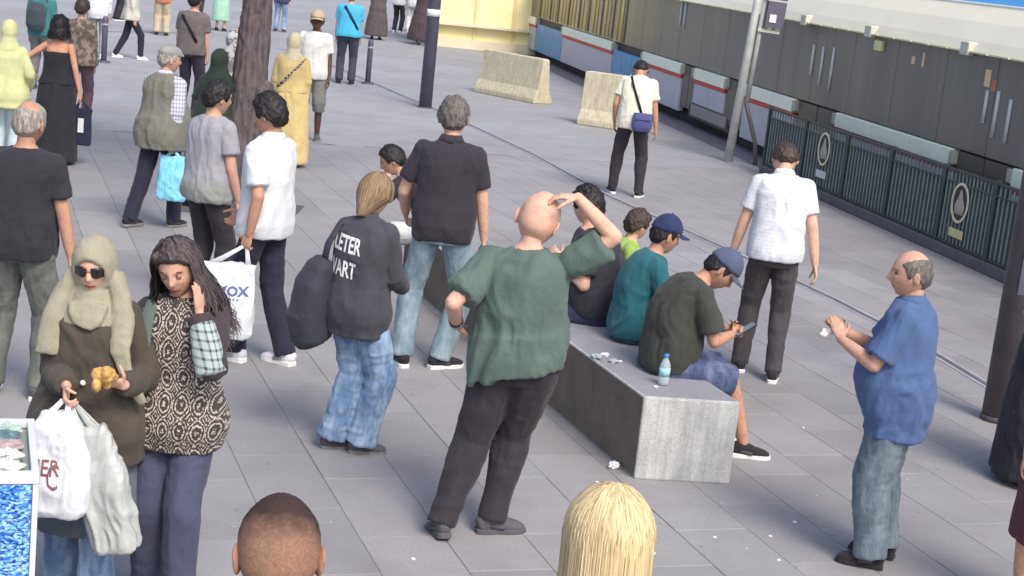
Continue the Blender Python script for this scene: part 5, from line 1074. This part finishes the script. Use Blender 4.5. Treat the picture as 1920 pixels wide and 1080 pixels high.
SC = [(1120, 905), (806, 771), (1340, 1008), (1444, 1006), (1460, 1051), (1490, 980), (1506, 803), (1225, 1038), (1282, 1029), (437, 989), (775, 1049), (1353, 944), (1400, 1030), (1560, 1003), (1620, 990), (700, 716), (1385, 700), (1180, 960), (1290, 880), (1530, 930), (620, 980), (350, 620), (660, 260), (1240, 980), (1640, 860), (1700, 900)]
for i, (u, v) in enumerate(SC):
    p = at(u, v); bright = i in (0, 2, 3, 4, 5, 6, 7, 10); o = scrap('paper_scrap', {0: 'white scrap of paper on the paving left of the crushed cup', 1: 'lone pale scrap on the paving between the jacketed person and the green t-shirt man', 2: 'white scrap on the paving, left one of the pair below the bench', 3: 'white scrap on the paving, right one of the pair below the bench', 4: 'white scrap lowest on the paving, left of the blue polo man', 5: 'small white scrap on the paving between bench end and blue polo man', 6: 'tiny white scrap on the paving right of the black trainer'}.get(i, 'small scrap of pale litter lying on the paving'), 'litter', (p.x, p.y, 0), rnd.uniform(.009, .013) if bright else rnd.uniform(.006, .010), CRP if bright else CRG, i+40, 'scraps of litter on the paving', .45)
# low slab fragments near the foot of the bench: worn pale streak
# ---- vendor stand at the lower left
WHF = plain('stand_white', (206, 210, 212), .4, 0, .05, 5); fx = at(74, 886, 1.0); stand = empty('vendor_stand', (fx.x, fx.y, 0), R(19), label='white framed vendor stand with blue speckled front in the lower left corner', cat='stand')
def sb(name, mat, x0, x1, y0, y1, z0, z1, parent=None):
    a = Acc(); a.box(((x0+x1)/2, (y0+y1)/2, (z0+z1)/2), (abs(x1-x0)/2, abs(y1-y0)/2, abs(z1-z0)/2)); o = a.keep(name, mat, parent or stand, False)
    b = o.modifiers.new('b', 'BEVEL'); b.width = .003; b.segments = 2; return o
m_, nt, p_ = new_mat('mosaic', (0, 0, 0), .35); vo = node(nt, 'ShaderNodeTexVoronoi'); vo.distance = 'CHEBYCHEV'; vo.inputs['Scale'].default_value = 95; nt.links.new(coords(nt, (1, 1, 1.7)), vo.inputs['Vector'])
sx_ = node(nt, 'ShaderNodeSeparateColor'); nt.links.new(vo.outputs['Color'], sx_.inputs[0]); nn = noise(nt, coords(nt), 9, 3); ff = mth(nt, 'ADD', mth(nt, 'MULTIPLY', sx_.outputs[0], .6), mth(nt, 'MULTIPLY', nn, .5))
nt.links.new(ramp(nt, ff, [(.25, lin(22, 44, 130)), (.45, lin(52, 110, 200)), (.6, lin(96, 168, 226)), (.78, lin(176, 216, 238)), (.9, lin(28, 52, 140))]), p_.inputs['Base Color']); MOS = m_
sb('front_panel', MOS, -1.1, -.022, .004, .02, .12, .955); sb('frame', WHF, -1.1, 0, 0, .03, .957, .998); sb('frame', WHF, -.02, 0, .0, .03, .1, .955); sb('frame', WHF, -1.1, 0, 0, .03, .06, .098)
sb('side_panel', WHF, -.02, 0, .032, .60, .06, .955); sb('counter', plain('counter_grey', (138, 146, 138), .5), -1.1, -.002, .032, .60, .957, .97); sb('rim', WHF, -.026, 0, .032, .58, .972, 1.0); sb('rim', WHF, -1.1, 0, .582, .61, .972, 1.002)
for x in (-1.05, -.05):
    for y in (.05, .55): sb('leg', WHF, x-.02, x+.02, y-.02, y+.02, 0, .06)
GC = [(206, 210, 200), (120, 146, 112), (176, 196, 186), (96, 122, 130), (168, 148, 150), (214, 214, 208)]
k = 0
for iy in range(5):
    for ix in range(3):
        c = GC[(ix*3+iy*5) % 6]; px, py = -.10-ix*.13, .10+iy*.105; wp = stand.matrix_basis @ Vector((px, py, .972))
        o = scrap('wrapped_goods', {206: 'off-white', 120: 'leafy green', 176: 'mint', 96: 'blue-grey', 168: 'dusty pink', 214: 'whitish'}[c[0]]+' wrapped pack on the vendor stand, %s row, %s from the right rim' % (['front', 'second', 'third', 'fourth', 'back'][iy], ['first', 'second', 'third'][ix]), 'goods', wp, .05, plain('goods%d' % c[0], c, .45, 0, .35, 40), 200+k, 'wrapped packs on the vendor stand', .5); k += 1
